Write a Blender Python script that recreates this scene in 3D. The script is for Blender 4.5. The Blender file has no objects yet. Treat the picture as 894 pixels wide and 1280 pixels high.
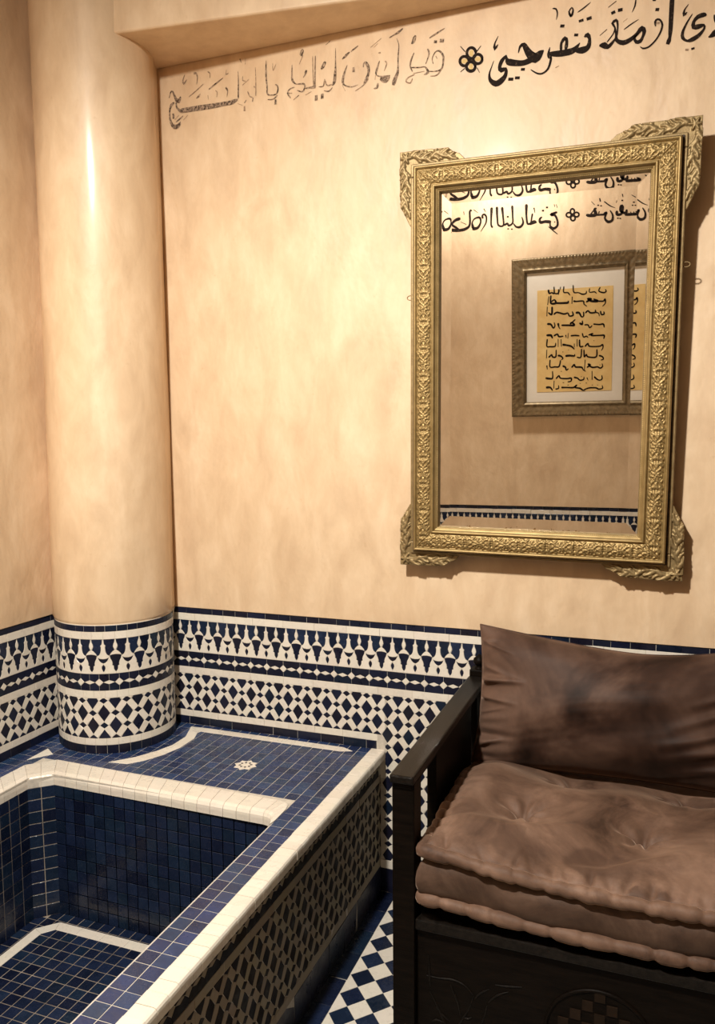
import bpy, math, random
import numpy as np
from mathutils import Vector, Matrix
S = bpy.context.scene
COL = S.collection
rnd = random.Random(7)
PI = math.pi

# ------------------------------------------------------------------ camera, world, lights, exposure
F_PX, YAW, PITCH, ROLL, DIST, EYE = 1000.36, 0.36382, 0.09355, -0.00848, 2.3876, 1.5
def make_camera():
    fw = Vector((-math.sin(YAW)*math.cos(PITCH), math.cos(YAW)*math.cos(PITCH), -math.sin(PITCH)))
    rt = Vector((math.cos(YAW), math.sin(YAW), 0)); up = rt.cross(fw)
    c, s = math.cos(ROLL), math.sin(ROLL)
    rt, up = rt*c + up*s, rt*(-s) + up*c
    cd = bpy.data.cameras.new('camera'); cam = bpy.data.objects.new('camera', cd); COL.objects.link(cam)
    cd.sensor_fit = 'VERTICAL'; cd.sensor_height = 32.0; cd.lens = F_PX/1280*32.0
    cd.clip_start = 0.02
    m = Matrix((rt, up, -fw)).transposed().to_4x4(); m.translation = (0, -DIST, EYE)
    cam.matrix_world = m; S.camera = cam
make_camera()
w = bpy.data.worlds.new('world'); S.world = w; w.use_nodes = True
w.node_tree.nodes['Background'].inputs[0].default_value = (1, .9, .78, 1)
w.node_tree.nodes['Background'].inputs[1].default_value = 0.02
def lamp(name, loc, power, radius, color):
    l = bpy.data.lights.new(name, 'POINT'); l.energy = power; l.shadow_soft_size = radius; l.color = color
    o = bpy.data.objects.new(name, l); COL.objects.link(o); o.location = loc; return o
lamp('spotlight_spill', (-.86, -2.12, 2.97), 32, .06, (1, .95, .86))  # added omni spill beside the spotlight, lifts the wall opposite
def spot(name, loc, target, power, radius, size, blend, color):       # a ceiling spotlight turned to the back wall
    l = bpy.data.lights.new(name, 'SPOT'); l.energy = power; l.shadow_soft_size = radius; l.color = color; l.spot_size = math.radians(size); l.spot_blend = blend
    o = bpy.data.objects.new(name, l); COL.objects.link(o); o.location = loc
    o.rotation_euler = (Vector(target)-Vector(loc)).to_track_quat('-Z', 'Y').to_euler(); return o
spot('ceiling_spotlight', (-.86, -2.10, 2.95), (-.60, -.20, .12), 285, .06, 124, 1.0, (1, .95, .86))
S.view_settings.view_transform = 'Standard'; S.view_settings.look = 'None'
S.view_settings.exposure = 0.40; S.view_settings.gamma = 1; S.view_settings.use_curve_mapping = False
S.cycles.max_bounces = 10; S.cycles.diffuse_bounces = 6; S.cycles.caustics_reflective = False; S.cycles.caustics_refractive = False

# ------------------------------------------------------------------ materials
def nd(nt, t, **kw):
    n = nt.nodes.new(t)
    for k, v in kw.items():
        if k.startswith('i_'):
            key = k[2:]; key = int(key) if key.isdigit() else key.replace('_', ' ')
            n.inputs[key].default_value = v
        else: setattr(n, k, v)
    return n
def base_mat(name, rough=.5, metal=0, col=(.5,.5,.5)):
    m = bpy.data.materials.new(name); m.use_nodes = True; nt = m.node_tree; b = nt.nodes['Principled BSDF']
    b.inputs['Roughness'].default_value = rough; b.inputs['Metallic'].default_value = metal
    b.inputs['Base Color'].default_value = (*col, 1)
    return m, nt, b
def ramp(nt, fac, stops):
    r = nd(nt, 'ShaderNodeValToRGB'); e = r.color_ramp.elements
    while len(e) < len(stops): e.new(.5)
    for k, (p, c) in enumerate(stops): e[k].position = p; e[k].color = (*c, 1) if len(c) == 3 else c
    nt.links.new(fac, r.inputs[0]); return r.outputs[0]
def noise(nt, scale, detail=4, rough=.55, vec=None, dist=0):
    n = nd(nt, 'ShaderNodeTexNoise'); n.inputs['Scale'].default_value = scale; n.inputs['Detail'].default_value = detail
    n.inputs['Roughness'].default_value = rough; n.inputs['Distortion'].default_value = dist
    if vec is not None: nt.links.new(vec, n.inputs['Vector'])
    return n.outputs['Fac']
def wpos(nt, scale=None):
    g = nd(nt, 'ShaderNodeNewGeometry').outputs['Position']
    if scale is None: return g
    mp = nd(nt, 'ShaderNodeMapping'); mp.inputs['Scale'].default_value = scale; nt.links.new(g, mp.inputs['Vector']); return mp.outputs[0]
def mixc(nt, fac, a, b, mode='MIX'):
    x = nd(nt, 'ShaderNodeMix', data_type='RGBA', blend_type=mode)
    for k, v in ((0, fac), (6, a), (7, b)):
        if isinstance(v, (int, float)): x.inputs[k].default_value = v
        elif isinstance(v, tuple): x.inputs[k].default_value = (*v, 1)
        else: nt.links.new(v, x.inputs[k])
    return x.outputs[2]
def bump(nt, b, h, strength, dist=.01):
    n = nd(nt, 'ShaderNodeBump'); n.inputs['Strength'].default_value = strength; n.inputs['Distance'].default_value = dist
    nt.links.new(h, n.inputs['Height']); nt.links.new(n.outputs[0], b.inputs['Normal'])
def plaster(name='polished_lime_plaster', coat=.02):
    m, nt, b = base_mat(name, .42)
    big = noise(nt, 1.8, 3, .5, wpos(nt, (1, 1, .7)))
    mid = noise(nt, 9, 5, .62, wpos(nt, (1.3, 1.3, .55)), .3)
    c1 = ramp(nt, big, [(.3, (.64, .457, .282)), (.7, (.73, .549, .362))])
    c2 = ramp(nt, mid, [(.28, (.53, .362, .226)), (.5, (.69, .508, .327)), (.74, (.86, .68, .48))])
    c = mixc(nt, .55, c1, c2)
    fine = noise(nt, 42, 5, .7, wpos(nt))
    sp = ramp(nt, fine, [(.62, (1, 1, 1)), (.76, (.88, .84, .78))])
    c = mixc(nt, .7, c, sp, 'MULTIPLY')
    nt.links.new(c, b.inputs['Base Color'])
    r = ramp(nt, mid, [(.3, (.44,)*3), (.75, (.6,)*3)]); nt.links.new(r, b.inputs['Roughness'])
    b.inputs['Specular IOR Level'].default_value = .5
    b.inputs['Coat Weight'].default_value = coat; b.inputs['Coat Roughness'].default_value = .15
    bh = noise(nt, 5, 4, .5, wpos(nt, (1.2, 1.2, .8)), .2)
    bump(nt, b, bh, .35, .03)
    return m
def glaze(name, cols, rough, spec=.5, hue=.0, blotch=.25):
    m, nt, b = base_mat(name, rough)
    oi = nd(nt, 'ShaderNodeObjectInfo').outputs['Random']
    c = ramp(nt, oi, [(k/(len(cols)-1), c) for k, c in enumerate(cols)])
    n = noise(nt, 26, 4, .6, wpos(nt))
    d = ramp(nt, n, [(.35, (1-blotch,)*3), (.65, (1.,)*3)])
    c = mixc(nt, 1.0, c, d, 'MULTIPLY'); nt.links.new(c, b.inputs['Base Color'])
    rr = ramp(nt, n, [(.3, (rough*.8,)*3), (.7, (min(1, rough*1.7),)*3)]); nt.links.new(rr, b.inputs['Roughness'])
    b.inputs['Specular IOR Level'].default_value = spec
    bump(nt, b, noise(nt, 60, 3, .5, wpos(nt)), .25, .004)
    return m
def simple(name, c1, c2, scale, rough, bscale=None, bstr=.2, bdist=.004, metal=0, spec=.5, stretch=None):
    m, nt, b = base_mat(name, rough, metal)
    n = noise(nt, scale, 5, .6, wpos(nt, stretch))
    nt.links.new(ramp(nt, n, [(.3, c1), (.7, c2)]), b.inputs['Base Color'])
    b.inputs['Specular IOR Level'].default_value = spec
    if bscale: bump(nt, b, noise(nt, bscale, 4, .6, wpos(nt, stretch)), bstr, bdist)
    return m
M = {}
M['plaster'] = plaster(); M['column_plaster'] = plaster('burnished_column_plaster', .30)
M['grout'] = simple('tile_grout', (.46, .42, .36), (.62, .57, .49), 60, .9, 200, .3)
M['grout_dark'] = simple('dark_tile_grout', (.11, .09, .075), (.38, .32, .26), 12, .9, 200, .3)  # darker grout lines inside the basin
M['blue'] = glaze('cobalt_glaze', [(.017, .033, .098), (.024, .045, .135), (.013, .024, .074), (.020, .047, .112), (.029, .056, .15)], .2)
M['tan'] = glaze('tan_glaze', [(.26, .21, .15), (.32, .265, .19), (.29, .24, .18), (.30, .26, .175), (.25, .195, .145)], .5, .3, 0, .12)  # panel tiles, darker and tanner than the ivory
M['basin'] = glaze('dark_cobalt_glaze', [(.008, .014, .036), (.012, .021, .055), (.006, .009, .026), (.010, .022, .046), (.014, .025, .064)], .2, .4)  # on the basin walls and floor this darker copy stands in for shade
M['navy'] = glaze('navy_glaze', [(.005, .007, .022), (.008, .012, .036), (.010, .009, .020), (.006, .014, .033)], .3, .35)
M['umber'] = glaze('dull_dark_glaze', [(.008, .008, .012), (.014, .010, .010), (.010, .011, .018), (.016, .011, .009)], .55, .12)
M['white'] = glaze('ivory_glaze', [(.74, .69, .60), (.80, .745, .65), (.77, .70, .61), (.78, .73, .62), (.73, .66, .57)], .24, .5, 0, .05)
M['wood'] = simple('dark_stained_wood', (.003, .002, .0014), (.0075, .0048, .0032), 14, .45, 60, .25, .003, 0, .07, (1, 7, 7))
M['wood_top'] = simple('glossy_dark_wood', (.003, .0022, .0016), (.013, .010, .008), 18, .30, 90, .4, .003, 0, .15, (7, 1, 7))  # a little lighter and glossier, for armrests, rail and carving
M['dark_ceiling'] = simple('dark_brown_ceiling', (.035, .02, .012), (.07, .042, .025), 9, .6)  # unseen ceiling, kept dark to cut the light it bounces
M['inlay'] = simple('brown_wood_inlay', (.012, .0075, .0045), (.022, .013, .008), 30, .5, spec=.08)
M['gold'] = simple('antique_gilt', (.26, .175, .065), (.39, .27, .112), 30, .46, 240, .25, .0015, .55, .5)
M['gold_dull'] = simple('dull_gilt', (.22, .15, .065), (.34, .245, .115), 40, .5, 240, .35, .0015, .5, .5)
M['gap'] = simple('backing_and_shade_brown', (.02, .012, .006), (.04, .022, .01), 30, .7)
M['bronze'] = simple('bronze_gilt', (.13, .09, .045), (.25, .18, .095), 50, .45, 240, .3, .001, .5)
M['mat'] = simple('cream_mount_board', (.80, .74, .64), (.84, .78, .68), 20, .8)
M['paper'] = simple('gold_leaf_paper', (.72, .47, .17), (.84, .62, .27), 14, .55)
M['ochre'] = simple('ochre_paint', (.55, .36, .10), (.68, .50, .22), 90, .7)
def ink(name, dark, lo, hi, worn):
    m, nt, b = base_mat(name, .8); b.inputs['Specular IOR Level'].default_value = .15
    n = noise(nt, 120, 5, .7, wpos(nt))
    nt.links.new(ramp(nt, n, [(lo, dark), (hi, worn)]), b.inputs['Base Color']); return m
M['ink'] = ink('painted_ink', (.014, .008, .006), .56, .80, (.24, .16, .10))
M['ink_worn'] = ink('worn_ink', (.035, .02, .013), .40, .64, (.50, .36, .25))
M['ink_faded'] = ink('faded_ink', (.10, .058, .035), .36, .66, (.55, .39, .26))
M['ink_page'] = ink('page_ink', (.012, .008, .006), .7, .9, (.1, .06, .03))
def mirror_mat():
    m, nt, b = base_mat('silvered_glass', .0, 1, (.93, .92, .90))
    tc = nd(nt, 'ShaderNodeTexCoord').outputs['Object']
    sep = nd(nt, 'ShaderNodeSeparateXYZ'); nt.links.new(tc, sep.inputs[0])
    n = noise(nt, 70, 3, .6, tc)
    low = nd(nt, 'ShaderNodeMapRange'); nt.links.new(sep.outputs['Z'], low.inputs[0])
    for k, v in ((1, -.46), (2, -.482), (3, 0), (4, .16)): low.inputs[k].default_value = v
    ad = nd(nt, 'ShaderNodeMath', operation='ADD'); nt.links.new(n, ad.inputs[0]); nt.links.new(low.outputs[0], ad.inputs[1])
    c = ramp(nt, ad.outputs[0], [(.735, (.93, .92, .90)), (.77, (.42, .30, .18))]); nt.links.new(c, b.inputs['Base Color'])
    return m
M['mirror'] = mirror_mat()
def velvet(name='brown_velvet', k=1.):
    m, nt, b = base_mat(name, .62)
    n1 = noise(nt, 5.2, 6, .62, wpos(nt), .9); n2 = noise(nt, 34, 5, .7, wpos(nt))
    c = ramp(nt, n1, [(.33, (.042, .021, .013)), (.42, (.095, .052, .034)), (.53, (.145, .083, .055)), (.66, (.225, .136, .094))])
    c = mixc(nt, .35, c, ramp(nt, n2, [(.3, (.55,)*3), (.7, (1.2,)*3)]), 'MULTIPLY')
    at = nd(nt, 'ShaderNodeAttribute', attribute_name='nap').outputs['Fac']
    c = mixc(nt, at, c, (.055, .028, .018))
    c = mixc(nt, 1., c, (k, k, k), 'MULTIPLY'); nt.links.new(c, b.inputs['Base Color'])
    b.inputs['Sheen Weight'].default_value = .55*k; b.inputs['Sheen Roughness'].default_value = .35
    b.inputs['Sheen Tint'].default_value = (.85, .62, .47, 1); b.inputs['Specular IOR Level'].default_value = .25
    bump(nt, b, noise(nt, 300, 3, .6, wpos(nt)), .15, .002)
    return m
M['velvet'] = velvet(); M['velvet_shaded'] = velvet('shaded_velvet_boxing', .55)  # boxing copy darker: side shade and pile direction put into the colour
def satin():
    m, nt, b = base_mat('brown_satin_velvet', .58)
    n1 = noise(nt, 3.5, 4, .55, wpos(nt), .6); n2 = noise(nt, 40, 5, .7, wpos(nt))
    c = ramp(nt, n1, [(.38, (.013, .006, .004)), (.48, (.042, .021, .014)), (.63, (.115, .066, .046))])
    c = mixc(nt, .3, c, ramp(nt, n2, [(.3, (.6,)*3), (.7, (1.2,)*3)]), 'MULTIPLY')
    nt.links.new(c, b.inputs['Base Color'])
    b.inputs['Sheen Weight'].default_value = .5; b.inputs['Sheen Roughness'].default_value = .3
    b.inputs['Sheen Tint'].default_value = (.85, .58, .44, 1); b.inputs['Specular IOR Level'].default_value = .16
    return m
M['satin'] = satin()

# ------------------------------------------------------------------ object helpers
def world_of(p):
    v = Vector((0, 0, 0))
    while p is not None: v += p.location; p = p.parent
    return v
def link(name, mesh, parent=None, mat4=None):
    o = bpy.data.objects.new(name, mesh); COL.objects.link(o)
    if mat4 is not None: m = mat4.copy()
    else: m = Matrix.Identity(4)
    if parent is not None:
        o.parent = parent; m.translation = m.translation - world_of(parent)
    o.matrix_local = m
    return o
def tag(o, label=None, cat=None, kind=None, group=None):
    for k, v in (('label', label), ('category', cat), ('kind', kind), ('group', group)):
        if v: o[k] = v
    return o
def empty(name, loc):
    o = bpy.data.objects.new(name, None); COL.objects.link(o); o.location = loc; o.empty_display_size = .05; return o
class MB:
    """collects faces, links them as one mesh"""
    def __init__(s): s.v = []; s.f = []; s.m = []
    def add(s, verts, faces, mi=0):
        o = len(s.v); s.v += [tuple(x) for x in verts]; s.f += [[i+o for i in f] for f in faces]; s.m += [mi]*len(faces)
    def box(s, x0, x1, y0, y1, z0, z1, mi=0):
        s.add([(x0,y0,z0),(x1,y0,z0),(x1,y1,z0),(x0,y1,z0),(x0,y0,z1),(x1,y0,z1),(x1,y1,z1),(x0,y1,z1)],
              [[0,3,2,1],[4,5,6,7],[0,1,5,4],[1,2,6,5],[2,3,7,6],[3,0,4,7]], mi)
    def prism(s, poly, z0, z1, mi=0):
        n = len(poly)
        s.add([(x,y,z0) for x,y in poly]+[(x,y,z1) for x,y in poly],
              [list(range(n))[::-1], list(range(n,2*n))]+[[i,(i+1)%n,n+(i+1)%n,n+i] for i in range(n)], mi)
    def grid(s, P, mi=0, closed_u=False, closed_v=False):
        nu, nv = len(P), len(P[0]); fs = []
        for i in range(nu if closed_u else nu-1):
            for j in range(nv if closed_v else nv-1):
                fs.append([i*nv+j, ((i+1)%nu)*nv+j, ((i+1)%nu)*nv+(j+1)%nv, i*nv+(j+1)%nv])
        s.add([p for r in P for p in r], fs, mi)
    def tube(s, pts, rad, n=8, mi=0, closed=False, caps=True):
        pts = [Vector(p) for p in pts]; rings = []; k = len(pts)
        up = Vector((0, 0, 1)); last = None
        for i, p in enumerate(pts):
            a = pts[(i-1) % k] if (closed or i > 0) else p; b = pts[(i+1) % k] if (closed or i < k-1) else p
            t = (b-a).normalized()
            if last is None:
                x = t.cross(up)
                if x.length < 1e-3: x = t.cross(Vector((1, 0, 0)))
            else: x = last - t*last.dot(t)
            x.normalize(); last = x; y = t.cross(x)
            r = rad[i] if hasattr(rad, '__len__') else rad
            rings.append([tuple(p + x*(r*math.cos(2*PI*q/n)) + y*(r*math.sin(2*PI*q/n))) for q in range(n)])
        s.grid(rings, mi, closed_u=closed, closed_v=True)
        if caps and not closed:
            o = len(s.v); s.add(rings[0], [list(range(n))[::-1]], mi); s.add(rings[-1], [list(range(n))], mi)
    def mesh(s, name, mats, smooth=False):
        me = bpy.data.meshes.new(name); me.from_pydata(s.v, [], s.f)
        for m in (mats if isinstance(mats, (list, tuple)) else [mats]): me.materials.append(m)
        if len(set(s.m)) > 1: me.polygons.foreach_set('material_index', s.m)
        if smooth: me.polygons.foreach_set('use_smooth', [True]*len(me.polygons))
        me.update(); return me
    def build(s, name, mats, parent=None, smooth=False, loc=None):
        return link(name, s.mesh(name, mats, smooth), parent, Matrix.Translation(loc) if loc is not None else None)
def bevel(o, w, seg=2):
    b = o.modifiers.new('bevel', 'BEVEL'); b.width = w; b.segments = seg; b.limit_method = 'ANGLE'; return o

# ------------------------------------------------------------------ tile kit
def area(p): return .5*sum(p[i][0]*p[(i+1)%len(p)][1]-p[(i+1)%len(p)][0]*p[i][1] for i in range(len(p)))
def inset(p, d):
    if area(p) < 0: p = p[::-1]
    n = len(p); out = []
    for i in range(n):
        a, b, c = Vector(p[i-1]), Vector(p[i]), Vector(p[(i+1) % n])
        e1 = (b-a); e2 = (c-b)
        if e1.length < 1e-7 or e2.length < 1e-7: out.append(tuple(b)); continue
        e1.normalize(); e2.normalize()
        n1 = Vector((-e1.y, e1.x)); n2 = Vector((-e2.y, e2.x)); k = n1+n2
        if k.length < .35: k = n1
        else: k = k.normalized()*min(1/max(.3, k.normalized().dot(n1)), 2.2)
        q = b + k*d; out.append((q.x, q.y))
    return out
def clip(p, nx, ny, d):            # keep nx*x+ny*y <= d
    out = []
    for i in range(len(p)):
        a, b = p[i], p[(i+1) % len(p)]
        fa, fb = nx*a[0]+ny*a[1]-d, nx*b[0]+ny*b[1]-d
        if fa <= 0: out.append(a)
        if (fa < 0 < fb) or (fb < 0 < fa):
            t = fa/(fa-fb); out.append((a[0]+(b[0]-a[0])*t, a[1]+(b[1]-a[1])*t))
    return out
def crop(p, u0, u1, v0, v1):
    for c in ((-1, 0, -u0), (1, 0, u1), (0, -1, -v0), (0, 1, v1)):
        p = clip(p, *c)
        if len(p) < 3: return []
    q = []
    for a in p:
        if not q or math.hypot(a[0]-q[-1][0], a[1]-q[-1][1]) > 2e-4: q.append(a)
    while len(q) > 2 and math.hypot(q[0][0]-q[-1][0], q[0][1]-q[-1][1]) < 2e-4: q.pop()
    return q if len(q) >= 3 else []
def rect(a, b, c=0, d=0): return [(c-a/2, d-b/2), (c+a/2, d-b/2), (c+a/2, d+b/2), (c-a/2, d+b/2)]
CACHE = {}
TH = .004
def tile_geo(poly, th=TH, gap=.0006, ch=.0007):
    if area(poly) < 0: poly = poly[::-1]
    a = inset(poly, gap); b = inset(poly, gap+ch); n = len(a)
    v = [(x, y, 0) for x, y in a]+[(x, y, th-ch) for x, y in a]+[(x, y, th) for x, y in b]
    f = [[i, (i+1)%n, n+(i+1)%n, n+i] for i in range(n)]+[[n+i, n+(i+1)%n, 2*n+(i+1)%n, 2*n+i] for i in range(n)]+[list(range(2*n, 3*n))]
    return v, f
class Surf:
    """a tiled face: flat (origin and axes u, v, w) or bent round an upright axis of radius R"""
    def __init__(s, parent, origin, U=(1,0,0), V=(0,0,1), W=(0,-1,0), R=None, joined=None):
        s.parent, s.o, s.R, s.joined = parent, Vector(origin), R, joined; s.acc = {}; s.force = False
        s.B = Matrix((U, V, W)).transposed().to_4x4()
    def put(s, name, poly, u, v, mat, th=TH, gap=.0005, jit=1.0, ch=.0005):
        if len(poly) < 3 or abs(area(poly)) < 6e-6: return
        if s.joined or s.force:
            mb = s.acc.setdefault(mat, MB()); vs, fs = tile_geo(poly, th, gap, ch)
            mb.add([tuple(s.o + s.B.to_3x3() @ Vector((x+u, y+v, z))) for x, y, z in vs], fs); return
        key = (name, mat, s.R, round(th, 4), gap, tuple((round(x, 4), round(y, 4)) for x, y in poly))
        me = CACHE.get(key)
        if me is None:
            if s.R:
                dense = []
                for i in range(len(poly)):
                    a, b = poly[i], poly[(i+1) % len(poly)]; k = max(1, int(abs(b[0]-a[0])/.009))
                    dense += [(a[0]+(b[0]-a[0])*q/k, a[1]+(b[1]-a[1])*q/k) for q in range(k)]
                vs, fs = tile_geo(dense, th, gap, ch)
                vs = [((s.R+z)*math.sin(x/s.R), -(s.R+z)*math.cos(x/s.R), y) for x, y, z in vs]
            else: vs, fs = tile_geo(poly, th, gap, ch)
            mb = MB(); mb.add(vs, fs); me = mb.mesh(name, M[mat]); CACHE[key] = me
        if s.R: m = Matrix.Translation(s.o + Vector((0, 0, v))) @ Matrix.Rotation(u/s.R, 4, 'Z')
        else:
            j = Matrix.Rotation(rnd.gauss(0, .009)*jit, 4, 'X') @ Matrix.Rotation(rnd.gauss(0, .009)*jit, 4, 'Y') @ Matrix.Rotation(rnd.gauss(0, .006)*jit, 4, 'Z')
            m = Matrix.Translation(s.o) @ s.B @ Matrix.Translation((u+rnd.gauss(0, .0002)*jit, v+rnd.gauss(0, .0002)*jit, rnd.gauss(0, .00025)*jit)) @ j
        link(name, me, s.parent, m)
    def flush(s, names):
        for mat, mb in s.acc.items():
            tag(mb.build(names.get(mat, 'more_tiles'), M[mat], s.parent), kind='stuff')
        s.acc = {}

def strip(s, name, u0, u1, v0, v1, step, mat, vary=0, **k):
    u = u0
    while u < u1 - 1e-4:
        L = step*(1+rnd.uniform(-vary, vary)); L = round(L, 3); e = min(u1, u+L)
        if u1 - e < step*.25: e = u1
        s.put(name, rect(round(e-u, 4), v1-v0), (u+e)/2, (v0+v1)/2, mat, **k); u = e

# one repeat of the toothed row, drawn on the wall: u from the middle of a turret, v upward
PER = .0755
TUR = [(0, .110), (.0024, .104), (.0036, .097), (.0080, .093), (.0062, .087), (.0068, .078), (.0084, .070), (.0120, .063), (.0190, .0575)]      # right half of the white turret, tip to foot
SMILE_TOP = [(.0195, .0575), (.0168, .0525), (.010, .0495), (0, .0485)]
SMILE_BOT = [(.0172, .0532), (.0120, .0425), (.006, .0370), (0, .0345)]
SEED = [(0, .0310), (.0054, .0235), (.0058, .018), (.0028, .010), (0, .0065)]
P2 = PER/2
VASE = [(P2-.0182, .0600), (P2-.0160, .050), (P2-.0118, .042), (P2-.0100, .034), (P2-.0108, .0280), (P2-.0066, .0260), (P2-.0062, .016), (P2-.0030, .0095), (P2, .0070)]
LEAF = [(P2-.0010, .0780), (P2-.0045, .084), (P2-.0064, .090), (P2-.0052, .097), (P2-.0022, .104), (P2, .108)]
def mir(p, c=0): return [(2*c-x, y) for x, y in p][::-1]
def turret_row(s, u0, u1, v, top=.113):
    k0 = math.floor(u0/PER)-1; k1 = math.ceil(u1/PER)+1
    Q = []
    Q.append(('turret_tile', TUR + SMILE_TOP[1:] + mir(TUR[1:] + SMILE_TOP[1:-1]), 0, 'white'))
    Q.append(('crescent_tile', [(.0168, .0525), (.010, .0495), (0, .0485), (-.010, .0495), (-.0168, .0525), (-.0120, .0425), (-.006, .0370), (0, .0345), (.006, .0370), (.0120, .0425)], 0, 'navy'))
    Q.append(('seed_tile', SEED + mir(SEED[1:-1]), 0, 'navy'))
    vz = [(x-P2, y) for x, y in VASE]; lf = [(x-P2, y) for x, y in LEAF]
    Q.append(('vase_tile', vz + mir(vz[:-1]) + [(.010, .0625), (0, .0635), (-.010, .0625)], P2, 'navy'))
    Q.append(('dome_tile', [(-.0190, .0600), (-.010, .0625), (0, .0635), (.010, .0625), (.0190, .0600), (.0145, .0665), (.008, .0735), (.0018, .0768), (-.0018, .0768), (-.008, .0735), (-.0145, .0665)], P2, 'white'))
    Q.append(('leaf_tile', lf + mir(lf[:-1]), P2, 'white'))
    blue = [(.0016, top), (.0024, .104), (.0036, .097), (.0080, .093), (.0062, .087), (.0068, .078), (.0084, .070), (.0120, .063), (.0188, .0590),
            (P2-.0145, .0672), (P2-.008, .0742), (P2-.0025, .0776), (P2-.0048, .084), (P2-.0068, .090), (P2-.0056, .097), (P2-.0026, .104), (P2-.0012, top)]
    c = sum(p[0] for p in blue)/len(blue); bl = [(x-c, y) for x, y in blue]
    Q.append(('shield_tile', bl, c, 'basin')); Q.append(('shield_tile', mir(bl), -c, 'basin'))
    half = [(0, 0), (P2, 0)] + VASE[::-1] + [(.0168, .0525)] + SMILE_BOT[1:] + SEED
    c2 = P2/2; hb = [(x-c2, y) for x, y in half]
    Q.append(('arch_tile', hb, c2, 'white')); Q.append(('arch_tile', mir(hb), -c2, 'white'))
    for k in range(k0, k1+1):
        for nm, p, du, mat in Q:
            u = k*PER+du
            if u0 <= u < u1: s.put(nm, p, u, v, mat, jit=.5)
def chain_row(s, u0, u1, v0, v1, per, uc=0, halves=False, big=.0132, bigh=.0125, sm=.0168, smh=.0068, pale='white', dark='navy'):
    vc = (v0+v1)/2; k0 = math.floor((u0-uc)/per)-1; k1 = math.ceil((u1-uc)/per)+1; h = (v1-v0)/2
    for k in range(k0, k1+1):
        u = uc+k*per
        if u0 <= u < u1: s.put('square_tile', [(-big, 0), (0, -bigh), (big, 0), (0, bigh)], u, vc, pale, jit=.6)
        m = u+per/2
        if not (u0 <= m < u1): continue
        q = per/2-big
        s.put('link_tile', [(-q, 0), (0, -smh), (q, 0), (0, smh)], m, vc, pale, jit=.6)
        p = [(-per/2, h), (-per/2, bigh), (-q, 0), (0, smh), (q, 0), (per/2, bigh), (per/2, h)]
        for sg in (1, -1):
            pp = [(x, y*sg) for x, y in p]
            if halves:
                s.put('bracket_tile', crop(pp, -per/2, 0, -h, h), m, vc, dark, jit=.6)
                s.put('bracket_tile', crop(pp, 0, per/2, -h, h), m, vc, dark, jit=.6)
            else: s.put('bracket_tile', pp, m, vc, dark, jit=.6)
LA, LB = .0355, .041
def lattice(s, u0, u1, v0, v1, uc, vc, bounds=None, skip=None, pale='white', dark='navy'):
    W, H, w2, h2 = .0192, .0300, .0150, .0100
    L = math.hypot(LA, LB); dx, dy = -LA/L, LB/L; nx, ny = LB/L, LA/L
    hw, hl = .0106, .0192
    box = [(dx*a*hl+nx*b*hw, dy*a*hl+ny*b*hw) for a, b in ((-1, -1), (1, -1), (1, 1), (-1, 1))]
    for i in range(math.floor((u0-uc)/LA)-1, math.ceil((u1-uc)/LA)+2):
        for j in range(math.floor((v0-vc)/LB)-1, math.ceil((v1-vc)/LB)+2):
            for kind in (0, 1):
                if kind == 0:
                    u, v = uc+i*LA, vc+j*LB; ev = (i+j) % 2 == 0
                    p = [(-W, 0), (0, -H), (W, 0), (0, H)] if ev else [(-w2, 0), (0, -h2), (w2, 0), (0, h2)]
                    nm, mat = ('diamond_tile', dark) if ev else ('spacer_tile', dark)
                else:
                    u, v = uc+(i+.5)*LA, vc+(j+.5)*LB
                    p = box if (i+j) % 2 == 0 else mir(box); nm, mat = 'lattice_tile', pale
                b = bounds(u, v) if bounds else (u0, u1, v0, v1)
                if b is None or (skip and skip(u, v)): continue
                p = crop(p, b[0]-u, b[1]-u, b[2]-v, b[3]-v)
                s.put(nm, p, u, v, mat, jit=.7)
ZC, ZB1, ZT, ZCH, ZB3, ZL, ZB4, ZD = .906, .886, .861, .748, .693, .668, .535, .512
def dado(s, u0, u1, phase=0., lphase=0., lat=True, low=True, halves=False, capstep=.058, bandstep=.115, cap=True):
    if cap:
        strip(s, 'cap_tile', u0, u1, ZB1, ZC, capstep, 'navy', .25 if not s.R else .12)
        strip(s, 'band_tile', u0, u1, ZT, ZB1, bandstep, 'white')
    turret_row_at(s, u0, u1, phase)
    chain_row(s, u0, u1, ZB3, ZCH, .062, lphase, halves)
    strip(s, 'band_tile', u0, u1, ZL, ZB3, bandstep, 'white')
    if lat: lattice(s, u0, u1, ZB4, ZL, phase+.0, .619)
    if low:
        strip(s, 'band_tile', u0, u1, ZD, ZB4, bandstep, 'white')
        strip(s, 'base_tile', u0, u1, .484, ZD, .085 if not s.R else .036, 'navy')
def turret_row_at(s, u0, u1, phase):
    k0 = s.put
    def shifted(name, poly, u, v, mat, **kw): k0(name, poly, u+phase, v, mat, **kw)
    s.put = shifted; turret_row(s, u0-phase, u1-phase, ZCH); s.put = k0

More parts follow.
